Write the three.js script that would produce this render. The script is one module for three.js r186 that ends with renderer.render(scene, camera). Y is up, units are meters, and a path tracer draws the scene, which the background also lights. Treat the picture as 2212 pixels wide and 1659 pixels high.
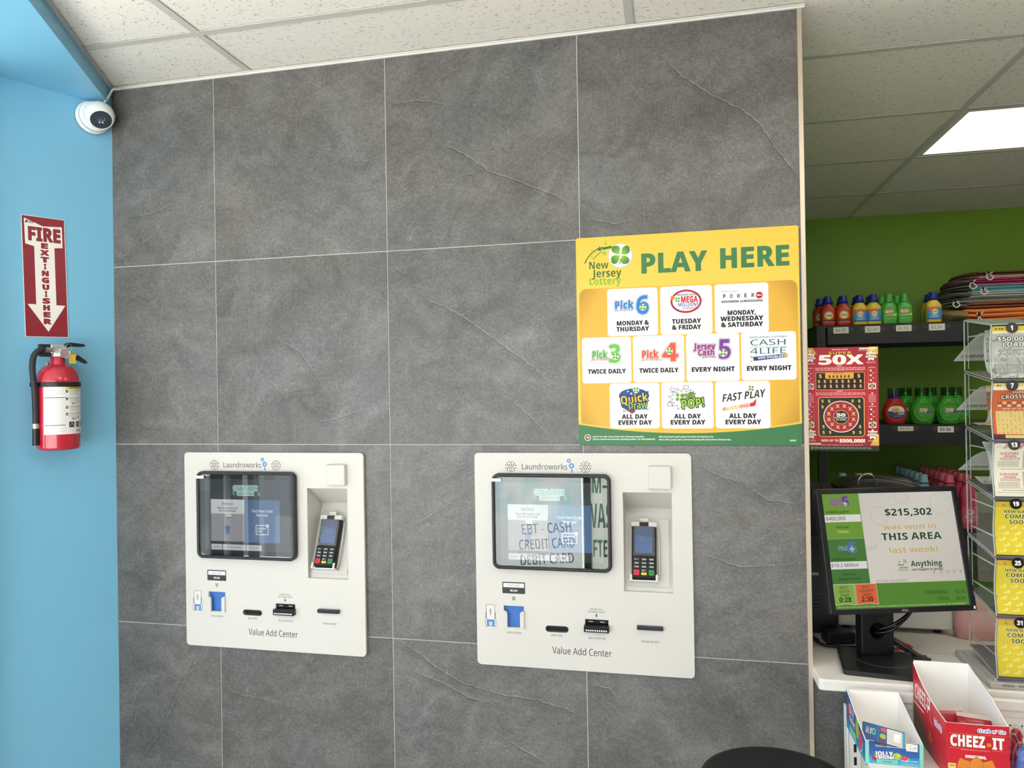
import * as THREE from 'three';
import { RoundedBoxGeometry } from 'three/addons/geometries/RoundedBoxGeometry.js';
import { mergeGeometries } from 'three/addons/utils/BufferGeometryUtils.js';
import { ImprovedNoise } from 'three/addons/math/ImprovedNoise.js';
import { RectAreaLightUniformsLib } from 'three/addons/lights/RectAreaLightUniformsLib.js';

// ---------- camera, sky, lights, exposure ----------
const scene = new THREE.Scene();
const camera = new THREE.PerspectiveCamera(55.726, 2212 / 1659, 0.02, 100);
camera.position.set(1.4565, 1.7068, 2.1181);
camera.rotation.order = 'YXZ';
camera.rotation.set(0.005275, 0.216593, -0.015757);
const SKY = 3.3;
scene.background = new THREE.Color().setRGB(0.81, 0.905, 1.0);
scene.backgroundIntensity = SKY;
const renderer = new THREE.WebGLRenderer({ antialias: true });
renderer.toneMapping = THREE.LinearToneMapping;
renderer.toneMappingExposure = 1.0;
renderer.shadowMap.enabled = true;
renderer.shadowMap.type = THREE.PCFSoftShadowMap;
RectAreaLightUniformsLib.init();
const PANEL_LIGHT = [3.2, 6.5, 6.5], PANEL_GLOW = 1.6;   // ceiling panels: light given, glow seen
const PANEL_COLOR = new THREE.Color().setRGB(1.0, 0.925, 0.79);
const LIT = [[4, 2], [3, 7], [4, 5]];         // grid cells (column, row) that hold a lit panel

const sun = new THREE.DirectionalLight(new THREE.Color().setRGB(0.97, 0.985, 1.0), 68);   // high sun behind the building: it lights the pavement, not the room
sun.name = 'sun'; sun.position.set(5, 16, -5); sun.target.position.set(0, 0, 2); sun.castShadow = true;
Object.assign(sun.shadow.camera, { left: -18, right: 18, top: 18, bottom: -18, near: 1, far: 60 }); sun.shadow.mapSize.set(2048, 2048);
scene.add(sun, sun.target);

// ---------- helpers ----------
const PI = Math.PI, V = (x, y, z) => new THREE.Vector3(x, y, z);
let seed = 7;
function rnd(a = 0, b = 1) { seed = (seed * 1664525 + 1013904223) >>> 0; return a + (b - a) * (seed / 4294967296); }
const perlin = new ImprovedNoise();
const used = {};
function numbered(n) { const k = used[n] = (used[n] ?? -1) + 1; return k ? n + '_' + String(k).padStart(3, '0') : n; }
function shade(m) { m.castShadow = true; m.receiveShadow = true; return m; }
function part(name, geo, mat, parent, pos, rot) {
  const m = shade(new THREE.Mesh(geo, mat)); m.name = name;
  if (pos) m.position.set(...pos);
  if (rot) m.rotation.set(...rot);
  parent.add(m); return m;
}
function info(o, label, category, group, kind) {
  if (label) o.userData.label = label;
  if (category) o.userData.category = category;
  if (group) o.userData.group = group;
  if (kind) o.userData.kind = kind;
  return o;
}
function thing(name, label, category, pos = [0, 0, 0], ry = 0, group) {
  const g = new THREE.Group(); g.name = numbered(name); g.position.set(...pos); g.rotation.y = ry;
  scene.add(g); return info(g, label, category, group);
}
function single(name, geo, mat, label, category, pos, rot, group) {
  const m = part(numbered(name), geo, mat, scene, pos, rot); return info(m, label, category, group);
}
function struct(name, pos = [0, 0, 0]) { const g = new THREE.Group(); g.name = name; g.position.set(...pos); scene.add(g); return info(g, null, null, null, 'structure'); }
function structMesh(name, geo, mat, pos, rot) { return info(part(name, geo, mat, scene, pos, rot), null, null, null, 'structure'); }
function copyOf(src, pos, ry, label, group) {
  const c = src.clone(); c.name = numbered(src.name.replace(/_\d{3}$/, '')); c.position.set(...pos); c.rotation.y = ry; scene.add(c);
  c.userData = { ...src.userData, label }; if (group) c.userData.group = group; else delete c.userData.group; return c;
}
const box = (w, h, d) => new THREE.BoxGeometry(w, h, d);
const rbox = (w, h, d, r = 0.003, s = 3) => new RoundedBoxGeometry(w, h, d, s, Math.min(r, w / 2.01, h / 2.01, d / 2.01));
const cyl = (r1, r2, h, s = 32, open = false) => new THREE.CylinderGeometry(r1, r2, h, s, 1, open);
const tor = (R, r, a = 48, t = 12, arc = 2 * PI) => new THREE.TorusGeometry(R, r, t, a, arc);
const at = (g, x, y, z) => g.translate(x, y, z);
const lathe = (pts, s = 48) => new THREE.LatheGeometry(pts.map(([x, y]) => new THREE.Vector2(x, y)), s);
function tube(pts, r, n = 40, closed = false, rs = 10) { return new THREE.TubeGeometry(new THREE.CatmullRomCurve3(pts.map((p) => V(...p)), closed), n, r, rs, closed); }
function merge(list) { return mergeGeometries(list.map((g) => { const q = g.index ? g.toNonIndexed() : g; for (const k of Object.keys(q.attributes)) if (!['position', 'normal', 'uv'].includes(k)) q.deleteAttribute(k); return q; })); }
function roundShape(w, h, r, cx = 0, cy = 0, S = THREE.Shape) {
  const s = new S(), x = cx - w / 2, y = cy - h / 2;
  s.moveTo(x + r, y); s.lineTo(x + w - r, y); s.absarc(x + w - r, y + r, r, -PI / 2, 0); s.lineTo(x + w, y + h - r); s.absarc(x + w - r, y + h - r, r, 0, PI / 2);
  s.lineTo(x + r, y + h); s.absarc(x + r, y + h - r, r, PI / 2, PI); s.lineTo(x, y + r); s.absarc(x + r, y + r, r, PI, 1.5 * PI); return s;
}
function polyShape(pts, S = THREE.Shape) { const s = new S(); pts.forEach(([x, y], i) => (i ? s.lineTo(x, y) : s.moveTo(x, y))); s.closePath(); return s; }
function uvBy(g, x0, y0, w, h) {            // texture coordinates from x and y, 0 to 1 over the given rectangle
  const p = g.attributes.position, u = g.attributes.uv;
  for (let i = 0; i < p.count; i++) u.setXY(i, (p.getX(i) - x0) / w, (p.getY(i) - y0) / h);
  return g;
}
function slab(shape, t, bevel = 0.0008, segs = 10) {
  return new THREE.ExtrudeGeometry(shape, { depth: t - 2 * bevel, bevelEnabled: bevel > 0, bevelThickness: bevel, bevelSize: bevel, bevelOffset: -bevel, bevelSegments: 2, curveSegments: segs }).translate(0, 0, bevel);
}
// superellipse loft: rings [y, rx, rz, power, cx, cz]
function loft(rings, seg = 36, t0 = 0, t1 = 2 * PI, caps = true) {
  const pos = [], uv = [], idx = [], n = rings.length, full = t1 - t0 > 6.28;
  rings.forEach(([y, rx, rz, p = 2, cx = 0, cz = 0], j) => {
    for (let i = 0; i <= seg; i++) {
      const t = t0 + (t1 - t0) * i / seg, c = Math.cos(t), s = Math.sin(t);
      pos.push(cx + rx * Math.sign(c) * Math.abs(c) ** (2 / p), y, cz + rz * Math.sign(s) * Math.abs(s) ** (2 / p));
      uv.push(1 - i / seg, j / (n - 1));
    }
  });
  for (let j = 0; j < n - 1; j++) for (let i = 0; i < seg; i++) { const a = j * (seg + 1) + i, b = a + 1, c = a + seg + 1, d = c + 1; idx.push(a, c, b, b, c, d); }
  if (caps && full) for (const [j, up] of [[0, 0], [n - 1, 1]]) {
    const k = pos.length / 3, [y, , , , cx = 0, cz = 0] = rings[j]; pos.push(cx, y, cz); uv.push(0.5, up);
    for (let i = 0; i < seg; i++) { const a = j * (seg + 1) + i; up ? idx.push(a, k, a + 1) : idx.push(a, a + 1, k); }
  }
  const g = new THREE.BufferGeometry();
  g.setAttribute('position', new THREE.Float32BufferAttribute(pos, 3)); g.setAttribute('uv', new THREE.Float32BufferAttribute(uv, 2)); g.setIndex(idx); g.computeVertexNormals();
  if (full) { const N = g.attributes.normal; rings.forEach((_, j) => { const a = j * (seg + 1), b = a + seg, x = N.getX(a) + N.getX(b), y = N.getY(a) + N.getY(b), z = N.getZ(a) + N.getZ(b), l = Math.hypot(x, y, z) || 1; N.setXYZ(a, x / l, y / l, z / l); N.setXYZ(b, x / l, y / l, z / l); }); }
  return g;
}
// materials
const C = (h) => new THREE.Color(h);
const std = (color, roughness = 0.5, o = {}) => new THREE.MeshStandardMaterial({ color: C(color), roughness, ...o });
const phy = (color, roughness = 0.5, o = {}) => new THREE.MeshPhysicalMaterial({ color: C(color), roughness, ...o });
const pane = (color = '#ffffff', o = {}) => phy(color, 0.0, { transmission: 1, thickness: 0, ior: 1.5, ...o });
const mapped = (map, roughness = 0.5, o = {}) => new THREE.MeshStandardMaterial({ map, roughness, ...o });
// canvases
function canvasTex(w, h, draw) {
  const c = document.createElement('canvas'); c.width = w; c.height = h; const g = c.getContext('2d'); draw(g, w, h);
  const t = new THREE.CanvasTexture(c); t.colorSpace = THREE.SRGBColorSpace; t.magFilter = THREE.LinearFilter; return t;
}
// text fitted to a box: centre x, centre y, width, capital height
function put(g, s, cx, cy, w, h, color, o = {}) {
  g.save(); g.translate(cx, cy); if (o.rot) g.rotate(o.rot); if (o.skew) g.transform(1, 0, o.skew, 1, 0, 0);
  const f = h / 0.714; g.font = `${o.plain ? '' : 'bold '}${f}px ${o.font ?? 'sans-serif'}`; g.textBaseline = 'alphabetic';
  const m = g.measureText(s).width || 1; const k = w ? w / m : 1; g.scale(k, 1); g.textAlign = o.align ?? 'center'; g.lineJoin = 'round';
  const layers = o.stroke ? (Array.isArray(o.stroke[0]) ? o.stroke : [o.stroke]) : [];
  for (const [col, lw] of layers) { g.strokeStyle = col; g.lineWidth = lw; g.strokeText(s, 0, h / 2); }
  g.fillStyle = color; g.fillText(s, 0, h / 2); g.restore();
}
function rr(g, x, y, w, h, r, fill, stroke, lw) { g.beginPath(); g.roundRect(x, y, w, h, r); if (fill) { g.fillStyle = fill; g.fill(); } if (stroke) { g.strokeStyle = stroke; g.lineWidth = lw; g.stroke(); } }
function disc(g, x, y, r, fill, ry = r) { g.beginPath(); g.ellipse(x, y, r, ry, 0, 0, 2 * PI); g.fillStyle = fill; g.fill(); }
function ring(g, x, y, r, col, lw, ry = r) { g.beginPath(); g.ellipse(x, y, r, ry, 0, 0, 2 * PI); g.strokeStyle = col; g.lineWidth = lw; g.stroke(); }
function poly(g, pts, fill, stroke, lw) { g.beginPath(); pts.forEach(([x, y], i) => (i ? g.lineTo(x, y) : g.moveTo(x, y))); g.closePath(); if (fill) { g.fillStyle = fill; g.fill(); } if (stroke) { g.strokeStyle = stroke; g.lineWidth = lw; g.stroke(); } }
function star(g, x, y, r, fill, n = 5, k = 0.42, rot = -PI / 2) { const p = []; for (let i = 0; i < 2 * n; i++) { const q = i % 2 ? r * k : r, a = rot + i * PI / n; p.push([x + q * Math.cos(a), y + q * Math.sin(a)]); } poly(g, p, fill); }
function lines(g, x, y, w, n, dy, lw, col) { g.strokeStyle = col; g.lineWidth = lw; for (let i = 0; i < n; i++) { let a = x; while (a < x + w - 3) { const l = Math.min(rnd(0.02, 0.09) * w + 2, x + w - a); g.beginPath(); g.moveTo(a, y + i * dy); g.lineTo(a + l, y + i * dy); g.stroke(); a += l + w * 0.012 + 1; } } }
function clover(g, x, y, r, light, dark) {
  g.save(); g.translate(x, y); g.scale(r, r);
  for (let k = 0; k < 4; k++) { g.save(); g.rotate(k * PI / 2 + 0.12); g.scale(1.12, 1.12); const q = g.createLinearGradient(0, 0, 0.9, 0.9); q.addColorStop(0, light); q.addColorStop(1, dark); g.fillStyle = q; g.beginPath(); g.moveTo(0.06, 0.06); g.bezierCurveTo(-0.02, 0.6, 0.2, 1.0, 0.6, 0.86); g.bezierCurveTo(0.82, 0.82, 0.92, 0.72, 0.94, 0.56); g.bezierCurveTo(0.98, 0.2, 0.6, 0.0, 0.06, 0.06); g.fill(); g.restore(); }
  g.strokeStyle = dark; g.lineWidth = 0.09; g.beginPath(); g.moveTo(0, 0.1); g.quadraticCurveTo(0.05, 0.7, -0.12, 1.02); g.stroke();
  poly(g, [[-0.04, -0.6], [0.16, -0.45], [0.1, -0.1], [0.18, 0.2], [0, 0.5], [-0.1, 0.25], [-0.02, 0], [-0.1, -0.3]], '#ffffff'); g.restore();
}
function ball(g, x, y, r) { const q = g.createRadialGradient(x - r * 0.2, y - r * 0.3, r * 0.2, x, y, r); q.addColorStop(0, '#ffffff'); q.addColorStop(0.8, '#fbfbfb'); q.addColorStop(1, '#b9b9b9'); disc(g, x, y, r, q); clover(g, x, y - r * 0.08, r * 0.74, '#a6d13f', '#2f6b3a'); }

const M = {
  white: std('#f1efe9', 0.45), cream: phy('#d2cfc9', 0.38), black: std('#15171a', 0.42), blackMatt: std('#0d0f11', 0.7), blackGloss: phy('#0b0c0e', 0.12),
  grout: std('#c9cac6', 0.9), steel: std('#d6c9b6', 0.38, { metalness: 0.75 }), chrome: std('#d8dadb', 0.12, { metalness: 1 }), whitePlastic: phy('#f3f4f2', 0.3),
  acrylic: pane('#fcfefd', { specularIntensity: 0.8 }), acrylicEdge: phy('#dfe6e4', 0.12, { transmission: 0.5, thickness: 0 }), glass: pane('#ffffff'), card: std('#f7f5f2', 0.8), paper: std('#f2f1ee', 0.75),
  rackBlack: std('#1b2126', 0.5), whiteMetal: std('#efefec', 0.4), greyPlastic: std('#b9bab6', 0.45),
};
// ---------- the setting ----------
const CEIL = 2.7427, ROW0 = 1.537, TILE = 0.6, X_END = 1.8087, X_COR = -0.389;
const veins = [
  [[1.444, 2.65], [1.501, 2.584], [1.583, 2.523], [1.657, 2.476], [1.706, 2.433], [1.741, 2.372], [1.777, 2.317], [1.812, 2.27]],
  [[0.695, 1.993], [0.783, 1.961], [0.856, 1.916], [0.956, 1.843], [1.053, 1.772], [1.142, 1.688]], [[0.967, 1.69], [1.051, 1.614], [1.119, 1.552]],
  [[0.605, 0.936], [0.685, 0.898], [0.736, 0.859], [0.824, 0.816], [0.939, 0.79], [1.051, 0.782], [1.134, 0.764], [1.201, 0.739]],
  [[0.609, 0.851], [0.75, 0.818], [0.838, 0.775], [0.966, 0.75]], [[0.894, 0.689], [1.034, 0.619], [1.103, 0.586]],
  [[-0.068, 0.866], [-0.098, 0.803], [-0.133, 0.763], [-0.155, 0.723], [-0.196, 0.643], [-0.233, 0.57], [-0.269, 0.529], [-0.315, 0.47]],
  [[-0.284, 0.744], [-0.317, 0.649], [-0.331, 0.601], [-0.368, 0.543]], [[-0.338, 1.099], [-0.36, 1.02], [-0.383, 0.988]],
  [[-0.378, 2.298], [-0.233, 2.312], [-0.022, 2.374]], [[0.613, 2.593], [0.704, 2.598], [0.852, 2.562]],
  [[0.747, 2.473], [0.849, 2.422], [0.935, 2.359], [1.131, 2.275], [1.185, 2.237]], [[0.715, 1.396], [0.834, 1.468], [0.874, 1.496]],
  [[1.511, 1.238], [1.636, 1.196], [1.812, 1.216]], [[1.205, 2.202], [1.305, 2.179], [1.398, 2.189]], [[0.222, 1.879], [0.303, 1.832], [0.443, 1.625]],
  [[0.004, 0.75], [0.071, 0.724], [0.204, 0.712]], [[0.537, 1.653], [0.443, 1.625], [0.25, 1.581]], [[1.515, 1.486], [1.59, 1.448], [1.689, 1.423]],
  [[0.964, 2.384], [0.848, 2.352], [0.698, 2.235]], [[1.64, 1.435], [1.712, 1.385], [1.809, 1.374]], [[0.638, 1.266], [0.759, 1.34], [0.862, 1.398]],
  [[1.19, 0.849], [1.27, 0.828], [1.296, 0.776]], [[1.84, 0.42], [1.92, 0.56], [1.99, 0.62]],
];
function stone(k, x0, y0, w, h, tone, N = 576) {
  const W = Math.max(64, Math.round(N * w / TILE)), H = Math.max(64, Math.round(N * h / TILE)), ang = [-0.6, -0.45, 0.35, -0.7, -0.25][k % 5], ca = Math.cos(ang), sa = Math.sin(ang);
  return canvasTex(W, H, (g) => {
    const im = g.createImageData(W, H), d = im.data, ox = k * 17.3, oy = k * 9.1;
    for (let j = 0; j < H; j++) for (let i = 0; i < W; i++) {
      const x = i / N * 6, y = j / N * 6, wx = perlin.noise(x * 0.9 + ox, y * 0.9 + oy, 3), wy = perlin.noise(x * 0.9 + ox, y * 0.9 + oy, 8);
      const u = (x + wx) * ca + (y + wy) * sa, v = -(x + wx) * sa + (y + wy) * ca;
      let n = 0.24 * perlin.noise(u * 0.35 + ox, v * 0.75 + oy, k) + 0.16 * perlin.noise(u * 0.9 + ox, v * 2.1 + oy, k + 2) + 0.11 * perlin.noise(x * 3.1 + ox, y * 3.1 + oy, k + 5);
      n += 0.15 * perlin.noise(x * 7.5 + ox, y * 7.5 + oy, k + 6) + 0.24 * perlin.noise(x * 15 + ox, y * 15 + oy, k + 7) + 0.3 * perlin.noise(x * 33, y * 33 + oy, k + 9);
      const ridge = 1 - Math.abs(perlin.noise(u * 0.5 + ox + 4, v * 1.5 + oy, k + 11)) * 9;
      if (ridge > 0) n += ridge * 0.12 * Math.max(0, perlin.noise(u * 0.8, v * 0.6 + ox, 2.5) + 0.2);
      const hue = perlin.noise(x * 0.5 + oy, y * 0.5 + ox, 1.5), L = tone + 62 * n, a = (j * W + i) * 4;
      d[a] = L + 1.5 + 2 * hue; d[a + 1] = L + 0.5; d[a + 2] = L - 1.5 - 2 * hue; d[a + 3] = 255;
    }
    g.putImageData(im, 0, 0);
    g.lineCap = 'round'; g.lineJoin = 'round';
    for (let i = 0; i < 16; i++) {             // cloudy lighter drifts and clusters of fine flecks
      const x = rnd(0, W), y = rnd(0, H), l = rnd(60, 240), a = ang + rnd(-0.5, 0.5), n = 90;
      for (let q = 0; q < n; q++) { const t = rnd(-0.5, 0.5), o = (rnd() + rnd() + rnd() - 1.5) * 34, px = x + t * l * Math.cos(a) - o * Math.sin(a), py = y + t * l * Math.sin(a) + o * Math.cos(a), b = a + rnd(-0.9, 0.9), m = rnd(2, 8); g.strokeStyle = i % 3 ? `rgba(178,180,176,${rnd(0.08, 0.26)})` : `rgba(58,60,58,${rnd(0.08, 0.24)})`; g.lineWidth = rnd(0.8, 2.4); g.beginPath(); g.moveTo(px, py); g.lineTo(px + m * Math.cos(b), py + m * Math.sin(b)); g.stroke(); }
      const q = g.createRadialGradient(0, 0, 0, 0, 0, 1); q.addColorStop(0, i % 3 ? 'rgba(165,167,164,0.13)' : 'rgba(70,72,70,0.16)'); q.addColorStop(1, 'rgba(120,120,120,0)'); g.save(); g.translate(x, y); g.rotate(a); g.scale(l * 0.6, rnd(18, 50)); g.fillStyle = q; g.beginPath(); g.arc(0, 0, 1, 0, 2 * PI); g.fill(); g.restore();
    }
    for (const v of veins) {
      if (!v.some(([x, y]) => x > x0 - 0.05 && x < x0 + w + 0.05 && y > y0 - 0.05 && y < y0 + h + 0.05)) continue;
      const q = []; for (let i = 0; i < v.length - 1; i++) for (let t = 0; t < 8; t++) q.push([v[i][0] + (v[i + 1][0] - v[i][0]) * t / 8 + rnd(-1, 1) * 0.0022, v[i][1] + (v[i + 1][1] - v[i][1]) * t / 8 + rnd(-1, 1) * 0.0022]);
      const S = N / TILE, X = (x) => (x - x0) * S, Y = (y) => (y0 + h - y) * S;
      const draw = (dx, dy, col, lw) => { g.strokeStyle = col; for (let i = 1; i < q.length; i++) { const f = Math.min(1, Math.min(i, q.length - i) / 6); g.lineWidth = lw * (0.4 + 0.6 * f) * rnd(0.6, 1.3); g.globalAlpha = f * rnd(0.55, 1); g.beginPath(); g.moveTo(X(q[i - 1][0]) + dx, Y(q[i - 1][1]) + dy); g.lineTo(X(q[i][0]) + dx, Y(q[i][1]) + dy); g.stroke(); } g.globalAlpha = 1; };
      draw(-5, 9, 'rgba(60,62,60,0.10)', 22); draw(-2, 3, 'rgba(45,46,45,0.45)', 3); draw(0, 0, 'rgba(176,177,172,0.6)', 1.9);
    }
    for (let i = 0; i < 14; i++) { g.strokeStyle = `rgba(175,175,170,${rnd(0.15, 0.4)})`; g.lineWidth = rnd(0.6, 1.3); const x = rnd(0, W), y = rnd(0, H), l = rnd(6, 30), a = ang + rnd(-0.4, 0.4); g.beginPath(); g.moveTo(x, y); g.quadraticCurveTo(x + l * 0.5 * Math.cos(a) + rnd(-3, 3), y + l * 0.5 * Math.sin(a) + rnd(-3, 3), x + l * Math.cos(a), y + l * Math.sin(a)); g.stroke(); }
    for (let i = 0; i < 5; i++) disc(g, rnd(0, W), rnd(0, H), rnd(0.5, 1.4), 'rgba(225,225,220,0.85)');
  });
}
// niches of the two wall units cut through tile and wall
const KIOSKS = [[-0.117, 1.5115], [0.8735, 1.514]];
const nicheOf = ([x, top]) => ({ x0: x + 0.4385, x1: x + 0.579, y0: top - 0.398, y1: top - 0.110 });
const wall = struct('wall_back');
{
  const back = polyShape([[X_COR - 0.02, 0], [X_END + 0.012, 0], [X_END + 0.012, CEIL + 0.1], [X_COR - 0.02, CEIL + 0.1]]);
  for (const k of KIOSKS) { const n = nicheOf(k); back.holes.push(polyShape([[n.x0, n.y0], [n.x0, n.y1], [n.x1, n.y1], [n.x1, n.y0]], THREE.Path)); }
  part('grout', new THREE.ExtrudeGeometry(back, { depth: 0.15, bevelEnabled: false }).translate(0, 0, -0.1515), M.grout, wall);
  const cols = [X_COR, 0, 0.6, 1.2, X_END], rows = [0, ROW0 - 1.2, ROW0 - 0.6, ROW0, ROW0 + 0.6, CEIL], tones = [97, 92, 100, 95, 99, 90, 96, 101, 93, 98];
  let k = 0;
  for (let j = 0; j < 5; j++) for (let i = 0; i < 4; i++, k++) {
    const g = 0.0012, x0 = cols[i] + g, x1 = cols[i + 1] - (i === 3 ? 0 : g), y0 = rows[j] + g, y1 = rows[j + 1] - (j === 4 ? 0 : g), w = x1 - x0, h = y1 - y0;
    const s = polyShape([[x0, y0], [x1, y0], [x1, y1], [x0, y1]]);
    for (const q of KIOSKS) { const n = nicheOf(q); if (n.x0 > x0 && n.x1 < x1 && n.y0 > y0 && n.y1 < y1) s.holes.push(polyShape([[n.x0, n.y0], [n.x0, n.y1], [n.x1, n.y1], [n.x1, n.y0]], THREE.Path)); }
    const t = stone(k, x0, y0, w, h, tones[(k * 7) % 10]);
    part(numbered('tile'), uvBy(slab(s, 0.012, 0.0006), x0, y0, w, h), new THREE.MeshPhysicalMaterial({ map: t, roughness: 0.33, bumpMap: t, bumpScale: 0.0008, specularIntensity: 1 }), wall, [0, 0, -0.012]);
  }
}
// metal edge trim at the free end of the tiled wall
structMesh('trim_1', merge([at(rbox(0.0115, CEIL, 0.018, 0.0012), X_END + 0.0064, CEIL / 2, -0.0055), at(box(0.0016, CEIL, 0.012), X_END + 0.0004, CEIL / 2, -0.001)]), M.steel);
structMesh('trim_2', merge([at(box(X_END - X_COR + 0.02, 0.006, 0.006), (X_END + X_COR) / 2 + 0.01, CEIL - 0.003, 0.003), at(box(X_END - X_COR + 0.02, 0.002, 0.014), (X_END + X_COR) / 2 + 0.01, CEIL - 0.001, 0.007)]), std('#e9e8e2', 0.5));
// ceiling: lay-in panels in a metal grid
const ceilingTex = canvasTex(1024, 512, (g, w, h) => {
  g.fillStyle = '#f4f0e8'; g.fillRect(0, 0, w, h);
  for (let i = 0; i < 9000; i++) { g.fillStyle = `rgba(${rnd() < 0.5 ? '255,253,245' : '196,191,178'},${rnd(0.1, 0.4)})`; g.fillRect(rnd(0, w), rnd(0, h), rnd(1, 2.5), rnd(1, 2.5)); }
  g.lineCap = 'round';
  for (let i = 0; i < 1900; i++) { const x = rnd(0, w), y = rnd(0, h), a = rnd(-0.9, 0.9), l = rnd(2, 9); g.strokeStyle = `rgba(120,114,100,${rnd(0.3, 0.9)})`; g.lineWidth = rnd(0.7, 1.7); g.beginPath(); g.moveTo(x, y); g.quadraticCurveTo(x + l / 2 * Math.cos(a) + rnd(-2, 2), y + l / 2 * Math.sin(a) + rnd(-2, 2), x + l * Math.cos(a), y + l * Math.sin(a)); g.stroke(); }
});
const ceiling = struct('ceiling');
{
  const edge = (z) => X_COR - Math.tan(26.4 * PI / 180) * Math.max(0, z);      // the shop front slants away from the corner
  part('deck', new THREE.ExtrudeGeometry(polyShape([[edge(0) - 0.06, 3.1], [edge(0) - 0.06, 0], [edge(3.3) - 0.06, -3.37], [5.02, -3.37], [5.02, 3.1]]), { depth: 0.06, bevelEnabled: false }).rotateX(-PI / 2), M.white, ceiling, [0, CEIL + 0.04, 0]);
  const xs = [-2.304, -1.084, 0.136, 1.356, 2.559, 3.779, 4.9], zs = [-2.817, -2.219, -1.571, -0.965, -0.345, 0.266, 0.876, 1.486, 2.096, 2.706, 3.316];
  const tileMat = mapped(ceilingTex, 0.95), bar = std('#cfcec8', 0.5);
  for (let i = 0; i < 6; i++) for (let j = 0; j < 10; j++) {
    const lit = LIT.some(([a, b]) => a === i && b === j); if (lit || xs[i + 1] < edge(zs[j]) + 0.3 || (j < 4 && xs[i + 1] < 0.2)) continue;
    const w = xs[i + 1] - xs[i] - 0.02, d = zs[j + 1] - zs[j] - 0.02, flip = (i + j) % 2 ? 1 : -1;
    const g = box(w, 0.014, d); const u = g.attributes.uv; for (let q = 0; q < u.count; q++) u.setXY(q, 0.5 + flip * (u.getX(q) - 0.5), 0.5 + flip * (u.getY(q) - 0.5));
    part(numbered('ceiling_panel'), g, tileMat, ceiling, [(xs[i] + xs[i + 1]) / 2, CEIL + 0.011, (zs[j] + zs[j + 1]) / 2]);
  }
  for (const x of xs.slice(1, 6)) part(numbered('grid_bar'), merge([at(box(0.024, 0.0022, 6.13), 0, 0, 0), at(box(0.003, 0.03, 6.13), 0, 0.016, 0)]), bar, ceiling, [x, CEIL + 0.0012, 0.25]);
  for (const z of zs.slice(1, 10)) for (let i = 0; i < 6; i++) if (xs[i + 1] > edge(z) + 0.3 && !(z < -0.5 && xs[i + 1] < 0.2)) part(numbered('grid_bar'), merge([at(box(xs[i + 1] - xs[i] - 0.024, 0.0022, 0.024), 0, 0, 0), at(box(xs[i + 1] - xs[i] - 0.024, 0.03, 0.003), 0, 0.016, 0)]), bar, ceiling, [(xs[i] + xs[i + 1]) / 2, CEIL + 0.0012, z]);
  LIT.forEach(([i, j], n) => {
    const x = (xs[i] + xs[i + 1]) / 2, z = (zs[j] + zs[j + 1]) / 2, w = xs[i + 1] - xs[i], d = zs[j + 1] - zs[j];
    const t = thing('ceiling_light', ['flat white lit panel in the ceiling over the dim shelf corner', 'flat lit panel in the ceiling above the customer area', 'flat lit panel in the ceiling by the counter front'][n], 'light', [x, CEIL, z]);
    const f = new THREE.Shape(roundShape(w - 0.026, d - 0.026, 0.001).getPoints(2)); f.holes.push(roundShape(w - 0.074, d - 0.074, 0.001, 0, 0, THREE.Path));
    part('frame', new THREE.ExtrudeGeometry(f, { depth: 0.02, bevelEnabled: false }).rotateX(-PI / 2), std('#e9e8e3', 0.5), t, [0, 0.002, 0]);
    part('diffuser', box(w - 0.07, 0.004, d - 0.07), std('#ffffff', 0.6, { emissive: PANEL_COLOR, emissiveIntensity: PANEL_GLOW }), t, [0, 0.01, 0]);
    const l = new THREE.RectAreaLight(PANEL_COLOR, PANEL_LIGHT[n], w - 0.08, d - 0.08); l.name = 'panel_light'; l.position.set(0, 0.004, 0); l.rotation.x = -PI / 2; t.add(l);
  });
}
// floor
structMesh('floor', new THREE.ExtrudeGeometry(polyShape([[-0.45, 3.1], [-0.45, 0], [-2.09, -3.37], [5.02, -3.37], [5.02, 3.1]]), { depth: 0.08, bevelEnabled: false }).rotateX(-PI / 2).translate(0, -0.08, 0), std('#c6c2b9', 0.4));
structMesh('floor_back', at(box(3.1, 0.004, 2.2), 3.4, 0.002, -1.72), std('#4b4740', 0.6));
// blue side wall, running out of the corner at an angle, and the dropped blue soffit above it
const A = 26.4 * PI / 180, sd = [-Math.sin(A), Math.cos(A)], fd = [Math.sin(A), Math.cos(A)];
const blue = phy('#7ec0e1', 0.4), BL = 0.42, SOF = 2.682;
const wl = struct('wall_left', [X_COR, 0, 0]); wl.rotation.y = PI / 2 - A;     // local x runs to the corner, local z out into the room
part('plaster', at(box(BL, CEIL, 0.12), -BL / 2, CEIL / 2, -0.06), blue, wl);
structMesh('soffit', (() => {
  const L = 1.15, s = polyShape([[X_COR, 0], [X_COR + fd[0] * L, -fd[1] * L], [X_COR + sd[0] * BL, -sd[1] * BL]]);
  return new THREE.ExtrudeGeometry(s, { depth: CEIL - SOF, bevelEnabled: false }).rotateX(-PI / 2).translate(0, SOF, 0);
})(), blue);
{
  const g = at(box(0.012, 0.008, 1.1), 0, 0, 0.55), m = structMesh('trim_3', g, std('#b9bec2', 0.45), [X_COR + 0.006, CEIL - 0.004, 0.0]); m.rotation.y = A;
}
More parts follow.
